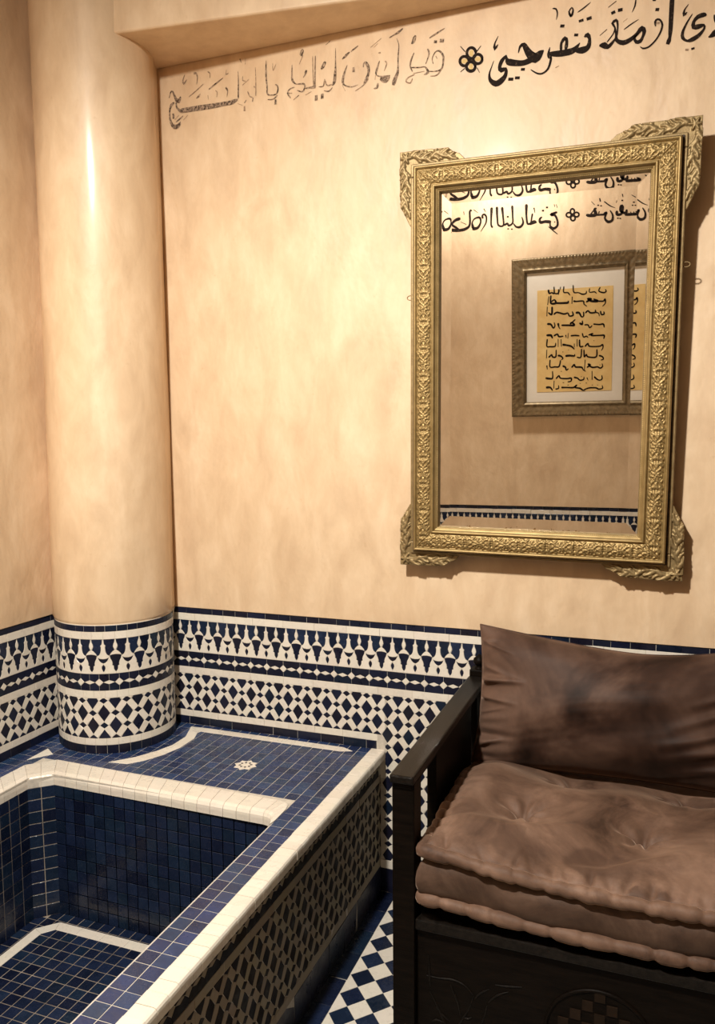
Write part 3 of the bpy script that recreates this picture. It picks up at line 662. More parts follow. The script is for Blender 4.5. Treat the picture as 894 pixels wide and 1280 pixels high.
# ------------------------------------------------------------------ traced brush strokes: x z width, tenths of a millimetre (a leading ~ marks faded ink)
INK = {
'A':'-15695 26322 24 -15642 26468 43 -15577 26523 49 -15488 26368 73 -15430 26231 103 -15338 26165 151 -15256 26281 60|-15434 26128 61 -15408 25970 61 -15256 25819 103|-15255 25845 151 -14666 25835 167 -14056 25821 159 -13485 25825 131 -13247 25852 116 -13175 25878 87|-15512 26140 61 -15624 26079 91 -15694 25883 55 -15673 25596 79 -15585 25415 121 -15460 25359 151 -15333 25418 106 -15283 25502 24|-15556 25773 121 -15550 25669 121|-15455 25513 30 -15327 25585 48 -15183 25667 30|~-15499 25597 18 -15338 25716 24|~-15172 25537 18 -14997 25666 24|~-15062 26978 24 -15145 26801 42 -15118 26682 66 -14990 26801 24|~-14708 26946 90 -14632 26934 60 -14590 26788 36 -14627 26592 24|~-14191 26913 42 -14117 26851 36 -14121 26714 24|~-13502 26864 18 -13521 26717 29 -13431 26753 23|~-14931 26245 24 -14649 26392 30 -14368 26564 18|-14161 26367 41 -13916 26493 47 -13627 26635 18|~-14656 26152 24 -14563 26201 72 -14499 26268 36|~-13922 26280 41 -13864 26221 29 -13883 26073 18|~-14213 26173 36 -14201 26045 18|-13532 26307 88 -13475 26211 41 -13510 26016 18',
'B':'-13078 26744 12 -13076 26471 41 -13090 25926 52|-13472 25808 129 -13293 25832 128 -13129 25882 70|~-12996 27101 70 -12954 26995 29|~-12806 27094 17 -12810 26922 23|~-12906 26568 17 -12924 26447 29 -12808 26403 17|~-12928 26299 23 -12691 26434 17|-12868 25743 29 -12808 25809 40|~-12743 26072 40 -12674 25913 35 -12587 25875 34|-12576 25749 57 -12559 25846 46|~-13118 25756 17 -12943 25680 17|~-12871 25619 87 -12873 25520 115|~-12451 26765 11 -12445 26371 23 -12456 25904 34|~-12508 26183 69 -12451 26150 40|-12066 26897 34 -12078 26459 57 -12048 26112 46 -12039 25890 51 -11897 25831 34 -11726 25842 40 -11667 25955 45 -11679 26079 40 -11749 26126 51|-12028 25716 28 -11843 25700 40 -11699 25789 40|-11758 25663 85 -11760 25566 141|~-11835 26785 14 -11825 26565 23 -11722 26742 14',
'C':'-11162 26624 28 -11173 26312 50 -11156 26165 73 -11033 26036 33 -10757 25993 56 -10745 25859 50 -10829 25775 44 -10995 25837 28|-11090 25949 22 -11259 25914 34 -11331 25804 45 -11235 25656 50|~-11289 25798 56 -11177 25780 22|-11125 25578 22 -10942 25684 33|-10839 26859 84 -10768 26990 39 -10823 27023 28 -10880 26890 33|-10784 26849 33 -10912 26607 17|-10682 26365 111 -10725 26264 39 -10781 26189 17|~-10456 26770 22 -10450 26292 28 -10429 25834 39|-10361 26754 33 -10382 26233 39 -10388 25827 55|-10704 25852 44 -10539 25851 55 -10402 25841 110|~-10707 25660 28 -10513 25727 22|~-10252 25830 27 -10102 25831 38 -10059 26015 44 -10020 25889 38 -9953 25819 33 -9805 25832 44|-9685 26876 16 -9691 26406 38 -9707 26125 82 -9737 25892 93 -9805 25808 55|-10077 25683 27 -9915 25647 38 -9806 25737 27|-10163 26353 66 -10079 26517 38 -10025 26520 44 -10067 26396 27 -10163 26341 55|-10351 25558 138 -10352 25474 165|-10146 25575 137 -10147 25503 165|-10005 27025 22 -9870 27108 33|-9463 26521 27 -9356 26585 59 -9236 26670 38|-9170 26694 38 -9014 26773 32',
'D':'-9305 26315 16 -9413 26074 65 -9456 25845 76 -9390 25740 38 -9179 25660 32 -8968 25685 21|~-9470 25752 22 -9379 25572 22|~-9048 25522 21 -8785 25645 27 -8627 25807 43|-8780 26182 43 -8767 26273 37 -8702 26286 80 -8625 26157 91 -8613 25968 75 -8679 25839 80 -8758 25688 69|-9100 26188 108 -9101 26113 129|-9461 26529 27 -9341 26615 59 -9235 26679 38|-9169 26702 38 -9063 26754 43 -8945 26816 21|~-8543 26700 16 -8207 26896 21|~-8440 26682 13 -8310 26775 16|-8262 26259 26 -8354 26019 64 -8368 25882 32 -8214 25811 37 -7933 25789 37|-8214 25741 132 -8061 25694 184 -7958 25759 79|-8318 25618 69 -8344 25506 64 -8448 25499 27|~-8394 25863 21 -8407 25749 21|~-8083 26229 37 -8033 26152 32 -8110 25957 16|~-8287 26499 42 -8240 26496 58|-7713 26809 16 -7650 26615 26 -7672 26299 37 -7678 26024 37 -7691 25842 78 -7781 25649 120 -7819 25529 131|-7940 26872 37 -7800 26927 31 -7674 26973 68 -7523 27060 31',
'E':'-7180 26307 28 -7263 26139 48 -7297 25962 48 -7231 25799 35|-7247 25908 35 -7032 25873 34 -6834 25856 34 -6752 25691 82 -6867 25649 27|-6752 26340 62 -6719 26199 41 -6818 25944 21|~-7165 25697 28 -7365 25638 35 -7432 25541 35 -7298 25474 35 -7231 25586 35|~-7198 25733 28 -6867 25740 27|-6589 25906 20 -6621 26062 27 -6524 26226 27 -6410 26237 48 -6297 26098 61 -6287 25916 47 -6345 25716 47 -6540 25687 27 -6736 25719 27|~-6670 25572 27 -6475 25571 34 -6345 25716 41|~-6507 26103 48 -6475 26038 34|-7246 26591 55 -7179 26761 35 -7123 26781 35 -7163 26637 35 -7236 26583 48|-6703 26647 27 -6508 26732 48 -6250 26835 20|-6540 26514 123 -6508 26508 123|-6352 26511 156 -6307 26503 156',
'fl':'-5320 25992 80 -5337 25921 80 -5385 25875 80 -5451 25866 80 -5517 25897 80 -5566 25960 80 -5584 26037 80 -5567 26108 80 -5519 26154 80 -5452 26162 80 -5386 26131 80 -5338 26069 80 -5320 25992 80|-5523 25804 80 -5541 25742 80 -5589 25702 80 -5656 25695 80 -5723 25724 80 -5772 25780 80 -5790 25848 81 -5772 25911 81 -5723 25951 80 -5657 25957 80 -5590 25928 80 -5541 25872 80 -5523 25804 80|-5131 25798 79 -5148 25736 79 -5196 25696 80 -5262 25690 80 -5328 25718 80 -5376 25774 80 -5394 25842 80 -5377 25904 80 -5329 25943 80 -5263 25950 80 -5197 25921 80 -5149 25866 79 -5131 25798 79|-5333 25625 86 -5351 25562 86 -5399 25522 87 -5465 25516 87 -5532 25544 87 -5580 25600 87 -5599 25668 87 -5581 25731 87 -5533 25770 87 -5466 25777 87 -5400 25748 87 -5351 25693 86 -5333 25625 86|-5489 25849 67 -5457 25844 67|-5769 26246 34 -5642 26091 47|-5177 26159 27 -5295 26032 47|-5766 25547 27 -5655 25618 40|-5277 25571 40 -5213 25442 27',
'flfill':'-5452 26050 187 -5452 25979 200|-5691 25832 188 -5621 25820 201|-5294 25825 186 -5225 25814 186|-5466 25667 187 -5466 25614 187',
'F':'-4099 25792 27 -4050 25953 70 -3950 25984 119 -3873 25850 161 -3771 25689 215 -3621 25567 268 -3473 25686 160 -3400 25734 37|-3621 25591 187 -3919 25497 151 -4172 25526 168 -4375 25596 179 -4427 25678 82 -4453 25780 54|-4440 25778 54 -4567 25653 109 -4630 25492 98 -4578 25398 136 -4450 25414 82 -4461 25245 109 -4575 25117 164 -4729 25055 164 -4885 25166 110 -4925 25344 55 -4862 25530 27 -4798 25691 16|-4675 26340 16 -4776 26151 44 -4775 26005 82 -4686 26111 33|-3993 25327 119 -3943 25319 118|-4345 25117 136 -4269 25105 136|-4157 25123 124 -4086 25112 124|-3742 25274 27 -3566 25149 43 -3417 25125 48 -3270 25222 58 -3199 25425 64 -3188 25543 53',
'G':'-3227 25784 27 -3262 25624 69 -3248 25526 64 -3199 25517 80|-3237 25619 106 -3041 25586 159 -2822 25573 174 -2581 25603 157 -2416 25763 26|-2920 25661 79 -2911 25849 69 -2816 25962 105 -2766 25871 79 -2787 25685 105|-2533 25595 105 -2341 25562 182 -2188 25629 130 -2156 25835 78 -2217 25939 130 -2288 25904 52|-2918 26299 127 -2869 26290 127|-2540 25996 115 -2492 25987 115|-2426 26339 105 -2355 26349 115|-2212 26358 130 -2146 26369 140|-3156 26803 37 -3070 26775 42 -3032 26650 37 -3059 26490 13|-2680 26526 79 -2718 26639 42 -2647 26731 37 -2610 26665 42 -2633 26552 63 -2680 26514 79|-2478 26582 26 -2313 26668 37 -2149 26776 16|~-3060 25220 26 -2975 25254 21',
'H':'-1677 26558 23 -1481 26676 32|-1569 26392 125 -1527 26406 125|-1393 26432 138 -1343 26433 138|-975 26610 41 -992 26470 37 -1060 26319 14|-1879 25603 70 -1773 25595 162 -1667 25535 116 -1543 25639 69 -1442 25788 37 -1427 26076 51 -1471 26188 78 -1563 26122 69 -1498 26006 46 -1527 25865 32 -1690 25665 32|-1499 26027 46 -1464 25833 55 -1439 25663 92 -1271 25571 128 -1086 25622 114 -924 25738 91 -805 25861 127 -741 25767 100 -779 25630 68 -838 25537 100 -940 25534 91 -984 25645 55 -904 25734 46|-1884 25866 19 -1707 25991 28|-1258 25911 23 -1095 26006 32 -892 26103 14|~-1283 26112 11 -1181 26176 11|-460 25860 45 -472 25965 54 -423 26017 54 -342 25982 49 -289 25850 54 -334 25674 49 -451 25490 45 -630 25346 45 -772 25340 41 -835 25402 14|~-421 25925 90 -381 25917 90|-440 26268 126 -411 26263 126|-527 26525 81 -486 26517 81',
'I':'-61 26520 117 -72 26122 117 -82 25721 107 -89 25595 93 -97 25490 79 -135 25369 145|446 25994 23 319 25797 46 222 25582 70 226 25433 83 331 25341 55 454 25351 115 615 25428 101 743 25573 55 730 25659 69 609 25650 124 486 25661 115 483 25788 78 581 25896 106 722 25922 115 773 25902 69|347 26254 14 248 26125 42 241 26000 79 311 26061 28|~317 25121 83 358 25114 83|465 25117 88 501 25123 87|861 25343 46 940 25371 114 1007 25421 159 1098 25468 136|976 25865 46 1010 25733 77 1094 25593 91',
'J':'~-12457 26083 70 -12259 26156 69 -12061 26252 79 -11916 26077 89 -11945 25758 89 -12120 25590 79 -12268 25557 60 -12515 25557 60|-11765 26384 59 -11793 26111 49|-11208 26146 147 -11476 26080 128 -11674 25870 89 -11433 25664 99 -11240 25508 69|-11703 25551 148 -11289 25489 128 -10852 25541 128 -10608 25769 98 -10601 26496 88 -10505 26532 107|-10417 25568 147 -10463 25846 68 -10317 26059 68 -10030 26099 97 -9961 25843 78 -10130 25542 117 -10418 25500 147|-9840 26058 117 -9863 26196 87 -9744 26252 78 -9626 26083 78 -9652 25769 68 -9844 25469 39 -9965 25299 19|-9765 26548 68 -9672 26380 39|-9316 26547 126 -9343 26010 87 -9345 25604 77 -9274 25484 97|-11138 25956 29 -10825 25789 39|-10361 26563 49 -10123 26380 24|-10962 26509 59 -10940 26348 39|-11752 25509 30 -11901 25408 20',
'K':'-9010 26560 116 -8989 25974 87 -8921 25562 77 -8639 25535 77 -8661 26076 86 -8706 26506 125|-8592 25531 77 -8405 25603 96 -8312 25482 86 -8103 25619 77 -8102 26021 76 -8125 26536 105|-8383 25309 77 -8336 25304 77|-8173 25276 77 -8126 25271 77|-8404 25984 105 -8358 25979 105|-8056 25570 48 -7894 25375 76 -7663 25353 105 -7502 25561 86 -7571 25880 48|-7319 26521 133 -7318 25944 85 -7249 25493 85 -7066 25520 76 -7021 25782 66 -6975 25999 76|-7111 25435 76 -6883 25547 161 -6769 25514 94|-6885 26299 94 -6839 26052 38|-6452 25771 66 -6565 25671 94 -6519 25490 123 -6247 25508 122 -5976 25460 141|-5621 25952 93 -5934 25852 122 -5709 25786 94 -5572 25465 84 -5593 25203 94 -5794 25089 112 -5975 25239 75 -5976 25371 66|-6065 25203 38 -5793 24957 47 -5567 24759 28|-6408 26119 113 -6363 26115 113|-6183 26272 113 -6138 26268 113|-5742 25437 66 -5716 25435 66|-5758 26382 47 -5735 26271 37|-5646 26371 37 -5600 26213 37',
'L':'-4646 25897 71 -4660 25826 71 -4701 25777 71 -4757 25763 71 -4814 25788 71 -4855 25845 71 -4871 25919 71 -4857 25990 71 -4816 26039 71 -4760 26053 71 -4703 26028 71 -4661 25971 71 -4646 25897 71|-4819 25730 71 -4836 25671 71 -4885 25631 71 -4953 25621 71 -5021 25644 71 -5072 25694 71 -5090 25757 71 -5073 25817 71 -5023 25857 71 -4955 25866 71 -4887 25843 71 -4837 25793 71 -4819 25730 71|-4396 25705 71 -4414 25646 71 -4463 25606 71 -4530 25596 71 -4598 25619 71 -4648 25669 71 -4666 25732 71 -4649 25791 71 -4600 25831 71 -4533 25841 71 -4465 25818 71 -4415 25768 71 -4396 25705 71|-4602 25531 71 -4618 25466 71 -4663 25421 71 -4725 25409 71 -4787 25433 71 -4833 25486 71 -4851 25555 71 -4835 25620 71 -4790 25665 71 -4728 25677 71 -4666 25653 71 -4620 25599 71 -4602 25531 71|-3971 25636 118 -3775 25589 129 -3498 25617 140 -3558 25898 105 -3475 25945 82|-3776 25644 94 -3612 25849 70|-3498 25600 140 -3056 25573 128|-3333 25683 82 -3307 25763 58|-3056 25573 117 -2921 25669 93 -2998 25375 82 -2830 25166 116 -2612 25227 104 -2589 25499 70 -2730 25760 46|-3729 26329 35 -3561 26146 35|-3040 26257 47 -2734 26007 46 -2460 25869 17|-3290 26447 70 -3260 26307 82|-3384 26100 82 -3350 26097 82|-3229 26057 82 -3201 26054 82|-2385 26243 35 -2410 26137 29|-2092 26538 69 -2063 26400 35|-2113 26226 92 -2081 26223 92|-2374 25670 116 -2344 25503 116 -2128 25536 104 -2080 25885 115 -2162 25948 92 -2184 25678 81 -1911 25542 115 -1860 25700 81|-2330 25310 81 -2297 25306 81|-2204 25286 81 -2172 25283 81|-1910 25460 115 -1586 25444 115 -1211 25445 115 -1374 25570 46|-1642 25569 46 -1640 25449 46|-1481 25564 46 -1478 25433 46|-1320 25564 46 -1264 25423 46|-1101 25298 69 -937 25120 80 -779 25213 57 -785 25484 46 -949 25651 46|-1607 26460 34 -1417 26331 57|-1513 26071 80 -1470 26067 80|-1569 25915 75 -1536 25911 75|-1424 25900 75 -1391 25896 75|-1146 26168 23 -822 25946 29',
'M':'-6042 21685 94 -5995 21501 75 -5859 21537 66 -5723 21483 66 -5734 21844 47|-5723 21483 56 -5496 21468 66 -5475 21691 47|-5364 21818 47 -5473 21399 37|-5184 21827 47 -5182 21514 56 -4957 21476 56 -4844 21334 47|-4670 21858 46 -4622 21476 56 -4377 21437 46 -4154 21332 65 -3955 21363 55 -3935 21495 37|-3760 21616 46 -3758 21417 46 -3494 21421 55 -3384 21325 37|-3192 21643 55 -3254 21449 55 -3013 21344 64 -2862 21400 55 -2907 21513 46|-6017 21322 66 -6083 20874 57|-5903 21360 66 -5901 20953 85 -5628 20936 94 -5698 21121 66 -5856 21041 66|-5628 20936 84 -5267 20913 93 -4952 20915 93 -4930 21003 65|-4708 21213 65 -4727 20856 56|-4617 20983 102 -4505 20954 65 -4105 20950 65 -4059 20791 55 -3902 20647 37|-3927 20894 74 -3665 21033 83 -3863 21068 65 -3663 20922 92 -3312 20899 101 -3533 21024 64|-3312 20899 64 -3006 20879 64 -2920 20984 73 -2895 20761 46 -3045 20594 37|-6105 20739 66 -6125 20240 57|-5831 20722 85 -5852 20315 85 -6035 20417 66|-5715 20307 75 -5557 20411 75 -5171 20298 75 -4946 20329 65 -4855 20166 65 -4654 20199 74 -4700 20405 47|-4476 20324 111 -4320 20314 83 -4184 20082 65 -4073 20120 65 -4076 20345 55|-3964 20293 74 -3833 20397 65 -3699 20277 74 -3435 20284 74 -3436 20418 55|-3435 20284 55 -3258 20229 46 -3212 20070 37|-3150 20333 64 -3104 20153 64 -2951 20166 64 -2975 20301 46|-6077 19782 104 -5894 19749 85 -5755 19536 66 -5665 19668 56 -5712 19852 38|-5484 19772 103 -5437 19564 47 -5368 19470 37|-5279 19669 75 -4940 19651 84 -4581 19631 84 -4717 19797 75 -4806 19711 65 -4539 19945 56|-4269 19727 102 -4134 19652 74 -4137 19854 56|-4000 19622 65 -3823 19612 55 -3732 19450 55 -3601 19555 46|-3514 19640 64 -3205 19600 64 -2986 19611 73 -2939 19430 46',
'N':'-6119 19141 94 -5890 19129 104 -5798 18964 57|-5707 19097 75 -5525 19179 75 -5433 19038 75 -5206 19049 66|-5048 19087 84 -5024 18949 37|-4914 19193 47 -4934 18921 47|-4754 19049 65 -4530 19060 65 -4306 19026 65|-4128 19153 56 -4059 18946 56 -3904 18983 65 -3814 18911 46|-3771 19044 65 -3551 19123 55 -3638 19015 65 -3196 18993 64 -2932 18979 73 -2952 18801 46|-6095 18910 66 -6116 18520 57 -5932 18489 66 -5657 18499 66 -5613 18680 47|-5477 18880 56 -5474 18467 47|-5318 18872 56 -5292 18482 56|-5202 18569 112 -5021 18538 75 -4749 18457 84 -4567 18289 47|-4570 18585 56 -4568 18403 47|-4415 18828 56 -4411 18441 56|-4281 18798 65 -4254 18434 74 -4075 18426 65|-3963 18421 74 -3810 18572 65 -3719 18409 65 -3187 18385 64 -3012 18467 73 -2987 18285 46 -3073 18154 37|-6115 18313 57 -6136 17851 57|-5998 17892 76 -5838 18024 66 -5791 17906 75 -5608 17899 66 -5587 18289 47|-5471 17962 94 -5334 17933 75 -5196 17790 56 -5286 17724 47|-5038 17921 94 -4834 17935 93 -4563 17901 75 -4541 17991 47|-4404 17826 56 -4202 17817 56 -4163 18271 56|-4028 18219 56 -4001 17831 65 -3891 17963 56 -3800 17823 65 -3355 17804 65 -3317 18210 55|-3179 17865 83 -3002 17790 64 -2956 17652 55 -3087 17612 46|-6110 17387 104 -6086 17200 47|-5928 17727 57 -5925 17334 57 -5649 17323 66 -5420 17338 66 -5332 17680 56|-5192 17352 94 -5055 17278 75 -5008 17115 56 -4895 17180 56|-4692 17264 75 -4558 17420 65 -4489 17279 75 -4151 17244 74 -4059 17103 46 -3924 17007 37|-3954 17647 56 -3992 17101 46|-3837 17232 65 -3660 17362 65 -3795 17413 56 -3569 17222 74 -3259 17233 65 -3125 17160 64 -2994 17246 55 -3018 17405 37|-6153 16691 104 -5968 16661 85 -5783 16679 66 -5786 17073 47|-5576 16648 66 -5417 16806 66 -5324 16663 66 -4958 16628 66 -4731 16644 75 -4730 16482 56 -4911 16442 47|-4550 16684 84 -4369 16632 65 -4232 16512 65 -4030 16552 56 -4010 16689 37|-3829 16614 83 -3783 16498 37|-3566 16994 55 -3560 16536 56|-3428 16669 83 -3271 16527 65 -3115 16476 55 -3005 16564 55 -3030 16747 37|-6127 16153 104 -5918 16147 85 -5779 15979 57|-5690 16513 57 -5710 16094 57|-5595 16044 66 -5434 16086 57 -5435 16249 38|-5251 16127 85 -4999 16120 66 -4590 16108 75 -4410 16241 65 -4499 16105 65 -4227 16051 75 -4045 15931 65 -3911 15996 56 -3688 16059 65 -3331 16048 65 -3196 15976 65 -2975 16015 55 -2999 16176 37|-5185 16404 47 -5139 16402 47|-4909 16256 47 -4882 16256 47|-4230 16328 37 -4203 16327 37|-3893 16341 46 -3862 16340 46|-3556 16215 46 -3529 16215 46|-3266 16207 37 -3235 16206 37|-5304 17056 47 -5272 17055 47|-4167 16717 37 -4145 16716 37|-5222 18158 47 -5190 18157 47|-4905 18258 37 -4882 18257 37|-3501 18715 37 -3474 18714 37|-3150 17343 37 -3119 17341 37',
}

# ------------------------------------------------------------------ writing: brush strokes laid flat on a wall or a page
def smooth_line(pts, step):
    if len(pts) < 3: P = pts
    else:
        P = []
        for i in range(len(pts)-1):
            p0, p1, p2, p3 = pts[max(0, i-1)], pts[i], pts[i+1], pts[min(len(pts)-1, i+2)]
            k = max(2, int(math.hypot(p2[0]-p1[0], p2[1]-p1[1])/step))
            for q in range(k):
                t = q/k
                P.append(tuple(.5*((2*p1[m])+(p2[m]-p0[m])*t+(2*p0[m]-5*p1[m]+4*p2[m]-p3[m])*t*t+(3*p1[m]-p0[m]-3*p2[m]+p3[m])*t**3) for m in range(3)))
        P.append(pts[-1])
    return P
def brush(mb, pts, place, step=.005, lift=0., mi=0):
    P = smooth_line(pts, step); L = []; R = []
    for i, p in enumerate(P):
        a, c = P[max(0, i-1)], P[min(len(P)-1, i+1)]; dx, dz = c[0]-a[0], c[1]-a[1]; l = math.hypot(dx, dz) or 1e-6
        w = max(.0007, p[2]/2); nx, nz = -dz/l*w, dx/l*w
        if i == 0: ex, ez = -dx/l*w*.5, -dz/l*w*.5
        elif i == len(P)-1: ex, ez = dx/l*w*.5, dz/l*w*.5
        else: ex = ez = 0
        L.append(place(p[0]+nx*(.6 if ex or ez else 1)+ex, p[1]+nz*(.6 if ex or ez else 1)+ez, lift)); R.append(place(p[0]-nx*(.6 if ex or ez else 1)+ex, p[1]-nz*(.6 if ex or ez else 1)+ez, lift))
    mb.grid([L, R], mi)
def strokes(txt):
    out = []
    for s in txt.split('|'):
        f = s.startswith('~'); v = [int(x)/1e4 for x in s.lstrip('~').split()]
        out.append((f, [tuple(v[i:i+3]) for i in range(0, len(v), 3)]))
    return out
def write(name, txt, place, parent, dark, faded, step=.005, bold=1.):
    mb = MB(); k = 0
    for f, pts in strokes(txt):
        brush(mb, [(x, z, w*bold) for x, z, w in pts], place, step, (k % 7)*.00003, 1 if f else 0); k += 1
    return mb.build(name, [M[dark], M[faded]], parent)
kb = (DIST-PL-.0012)/DIST
back = lambda x, z, d: (x*kb, -PL-.0012-d, EYE+(z-EYE)*kb)
opp = lambda x, z, d: (x, YO+PL+.0012+d, z)
for k in 'ABCDEFGHI': write('inscription_word', INK[k], back, wall_back, 'ink' if k > 'E' else 'ink_worn', 'ink_faded')
fo = write('inscription_rosette', INK['fl'], back, wall_back, 'ink', 'ink_faded')
mbf = MB()
for f, pts in strokes(INK['flfill']): brush(mbf, pts, lambda x, z, d: (x*kb, -PL-.0008, EYE+(z-EYE)*kb))
tag(mbf.build('rosette_petals', M['ochre'], fo), 'ochre painted petals')
for k in 'JKL': write('inscription_word', INK[k], opp, wall_front, 'ink', 'ink_faded', bold=1.3)

# ------------------------------------------------------------------ relief helper
def relief(X, Z, sts):
    """height of rounded strokes (polyline, half width, height) over a grid of points"""
    H = np.zeros_like(X)
    for pts, wd, h in sts:
        D = np.full_like(X, 9.)
        for k in range(len(pts)-1):
            (ax, az), (bx, bz) = pts[k], pts[k+1]; dx, dz = bx-ax, bz-az; l2 = dx*dx+dz*dz+1e-12
            t = np.clip(((X-ax)*dx+(Z-az)*dz)/l2, 0, 1)
            tp = (k+t)/(len(pts)-1); ww = wd*(1-.55*tp)
            D = np.minimum(D, np.hypot(X-ax-t*dx, Z-az-t*dz)/ww)
        H = np.maximum(H, h*np.sqrt(np.clip(1-D*D, 0, 1)))
    return H
def spiral(cx, cz, r0, r1, a0, turns, k=12): return [(cx+(r0+(r1-r0)*i/k)*math.cos(a0+turns*2*PI*i/k), cz+(r0+(r1-r0)*i/k)*math.sin(a0+turns*2*PI*i/k)) for i in range(k+1)]

# ------------------------------------------------------------------ gilt mirror
TI, YA, RO_ = .0327, .0065, .0126
ct_, st_, cy_, sy_, cr_, sr_ = math.cos(TI), math.sin(TI), math.cos(YA), math.sin(YA), math.cos(RO_), math.sin(RO_)
RM = Matrix(((cy_, -sy_, 0), (sy_, cy_, 0), (0, 0, 1))) @ Matrix(((1, 0, 0), (0, ct_, -st_), (0, st_, ct_))) @ Matrix(((cr_, 0, sr_), (0, 1, 0), (-sr_, 0, cr_)))
mirror = empty('wall_mirror', (-.335, -.045-.63*st_-.004, 1.708)); mirror.rotation_euler = RM.to_euler()
tag(mirror, 'large mirror in an ornate antique gold frame with carved leafy corners', 'mirror')
def part(mb, name, mats, parent, smooth=False):
    o = bpy.data.objects.new(name, mb.mesh(name, mats, smooth)); COL.objects.link(o); o.parent = parent; return o
IW, IH = .281, .480
BV = .030; RB = BV*.034
b = MB()
def rc(w, h, y): return [(-w, y, -h), (w, y, -h), (w, y, h), (-w, y, h)]
V = rc(IW-BV, IH-BV, 0) + rc(IW+.004, IH+.004, -RB*(BV+.004)/BV)
b.add(V, [[0, 1, 2, 3], [4, 5, 1, 0], [5, 6, 2, 1], [6, 7, 3, 2], [7, 4, 0, 3]])
part(b, 'mirror_glass', M['mirror'], mirror)
b = MB(); b.box(-IW-.02, IW+.02, .003, .010, -IH-.02, IH+.02); part(b, 'backing_board', M['gap'], mirror)
# repeating scroll for the ornament band: cell 80 mm long, 40 mm wide
CELL, BW = .0785, .040
sts = []
for k in range(7):
    a = k*2*PI/7; sts.append(([(.0+.0095*math.cos(a), .020+.0095*math.sin(a)), (.0045*math.cos(a+.5), .020+.0045*math.sin(a+.5))], .0042, .0042))
sts.append(([(0, .020), (.0005, .0205)], .0042, .0066))
sts.append((spiral(.0, .020, .0150, .0150, .3, .42), .0020, .0030)); sts.append((spiral(.0, .020, .0150, .0150, .3+PI, .42), .0020, .0030))
for sx_, sz_ in ((1, 1), (1, -1), (-1, 1), (-1, -1)):
    T = lambda p: (p[0]*sx_, .020+(p[1])*sz_)
    for pts, wd, h in (([(.013, .004), (.020, .012), (.028, .013), (.034, .007)], .0040, .0042), ([(.016, .014), (.010, .0175)], .0032, .0036), ([(.022, .001), (.030, -.006), (.036, -.014)], .0036, .0040),
                       ([(.027, .0165), (.033, .0185), (.038, .015)], .0030, .0036), ([(.022, .0095), (.0245, .017)], .0028, .0034), ([(.030, .002), (.037, .004)], .0030, .0040), ([(.017, .006), (.019, -.0005)], .0024, .0030)):
        sts.append(([T(p) for p in pts], wd, h))
    sts.append(([T(p) for p in spiral(.0345, .011, .005, .0015, 0, 1.0)], .0019, .0036))
NS, NT = 72, 36
gs, gt = np.meshgrid((np.arange(NS)+.5)/NS*CELL-CELL/2, np.arange(NT+1)/NT*BW, indexing='ij')
HC = relief(gs, gt, sts)
for off in (-CELL, CELL): HC = np.maximum(HC, relief(gs+off, gt, sts))
OUT = .0755
TS = [(0, .004), (0, .024), (.0005, .029), (.0025, .0335), (.005, .035), (.0075, .0342), (.0095, .0315), (.011, .029)]
TS += [(.012+BW*q/27, .0275+.0035*math.sin(PI*q/27)) for q in range(28)]
TS += [(.0535, .0255), (.0545, .0275), (.0560, .0315), (.0580, .0338), (.0605, .0340), (.0625, .0322), (.0640, .0275), (.0648, .0235), (.0665, .0228), (.0690, .0222), (.0698, .0190), (.0712, .0192), (.0726, .0185), (.0736, .0150), (.0746, .0120), (OUT, .004), (OUT, .0012)]
def rail(axis, sgn):
    """one mitred side: axis 'h' runs along x at z = sgn*..., 'v' along z at x = sgn*..."""
    W, H = IW+OUT, IH+OUT; half = (W if axis == 'h' else H); n = int(2*half/.00150)
    t = np.array([p[0] for p in TS]); h = np.array([p[1] for p in TS])
    u = np.linspace(-1, 1, n+1)[:, None]*(half-t)[None, :]
    tt = np.broadcast_to(t, u.shape)
    ci = np.floor(((u+CELL/2) % CELL)/CELL*NS).astype(int) % NS
    tj = np.clip(np.round((tt-.012)/BW*NT).astype(int), 0, NT)
    edge = np.clip((half-.006-np.abs(u))/.006, 0, 1)
    on_band = (tt >= .012-1e-6) & (tt <= .012+BW+1e-6)
    hh = np.broadcast_to(h, u.shape) + np.where(on_band, HC[ci, tj]*1.15*np.minimum(1, np.minimum(tt-.012, .012+BW-tt)/.0015+.02).clip(0, 1), 0)*np.clip((half-tt-np.abs(u))/.004+.2, .2, 1)
    bead = (tt > .0700) & (tt < .0735)
    hh = hh + np.where(bead, .0008*np.sin(u*2*PI/.0052), 0)
    q = (H if axis == 'h' else W) - tt
    X = u if axis == 'h' else q*sgn; Z = q*sgn if axis == 'h' else u
    P = np.stack([X, -hh, Z], -1).reshape(-1, 3)
    m, k = u.shape; idx = np.arange(m*k).reshape(m, k)
    f = np.stack([idx[:-1, :-1], idx[1:, :-1], idx[1:, 1:], idx[:-1, 1:]], -1).reshape(-1, 4)
    if (axis == 'h') == (sgn > 0): f = f[:, ::-1]
    me = bpy.data.meshes.new('frame_rail'); me.from_pydata(P.tolist(), [], f.tolist()); me.materials.append(M['gold'])
    me.polygons.foreach_set('use_smooth', [True]*len(me.polygons)); me.update()
    o = bpy.data.objects.new('frame_rail', me); COL.objects.link(o); o.parent = mirror; return o
for ax, sg in (('h', 1), ('h', -1), ('v', 1), ('v', -1)): rail(ax, sg)
FW, FH = IW+OUT+.0135, IH+OUT+.0115                       # back flange
b = MB()
w0, h0 = IW+.05, IH+.05
for (x0, x1, z0, z1) in ((-FW, FW, h0, FH), (-FW, FW, -FH, -h0), (-FW, -w0, -h0, h0), (w0, FW, -h0, h0)): b.box(x0, x1, -.012, .036, z0, z1)
o = part(b, 'frame_flange', M['gold_dull'], mirror); bevel(o, .003, 2)
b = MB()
w1, h1 = IW+OUT, IH+OUT
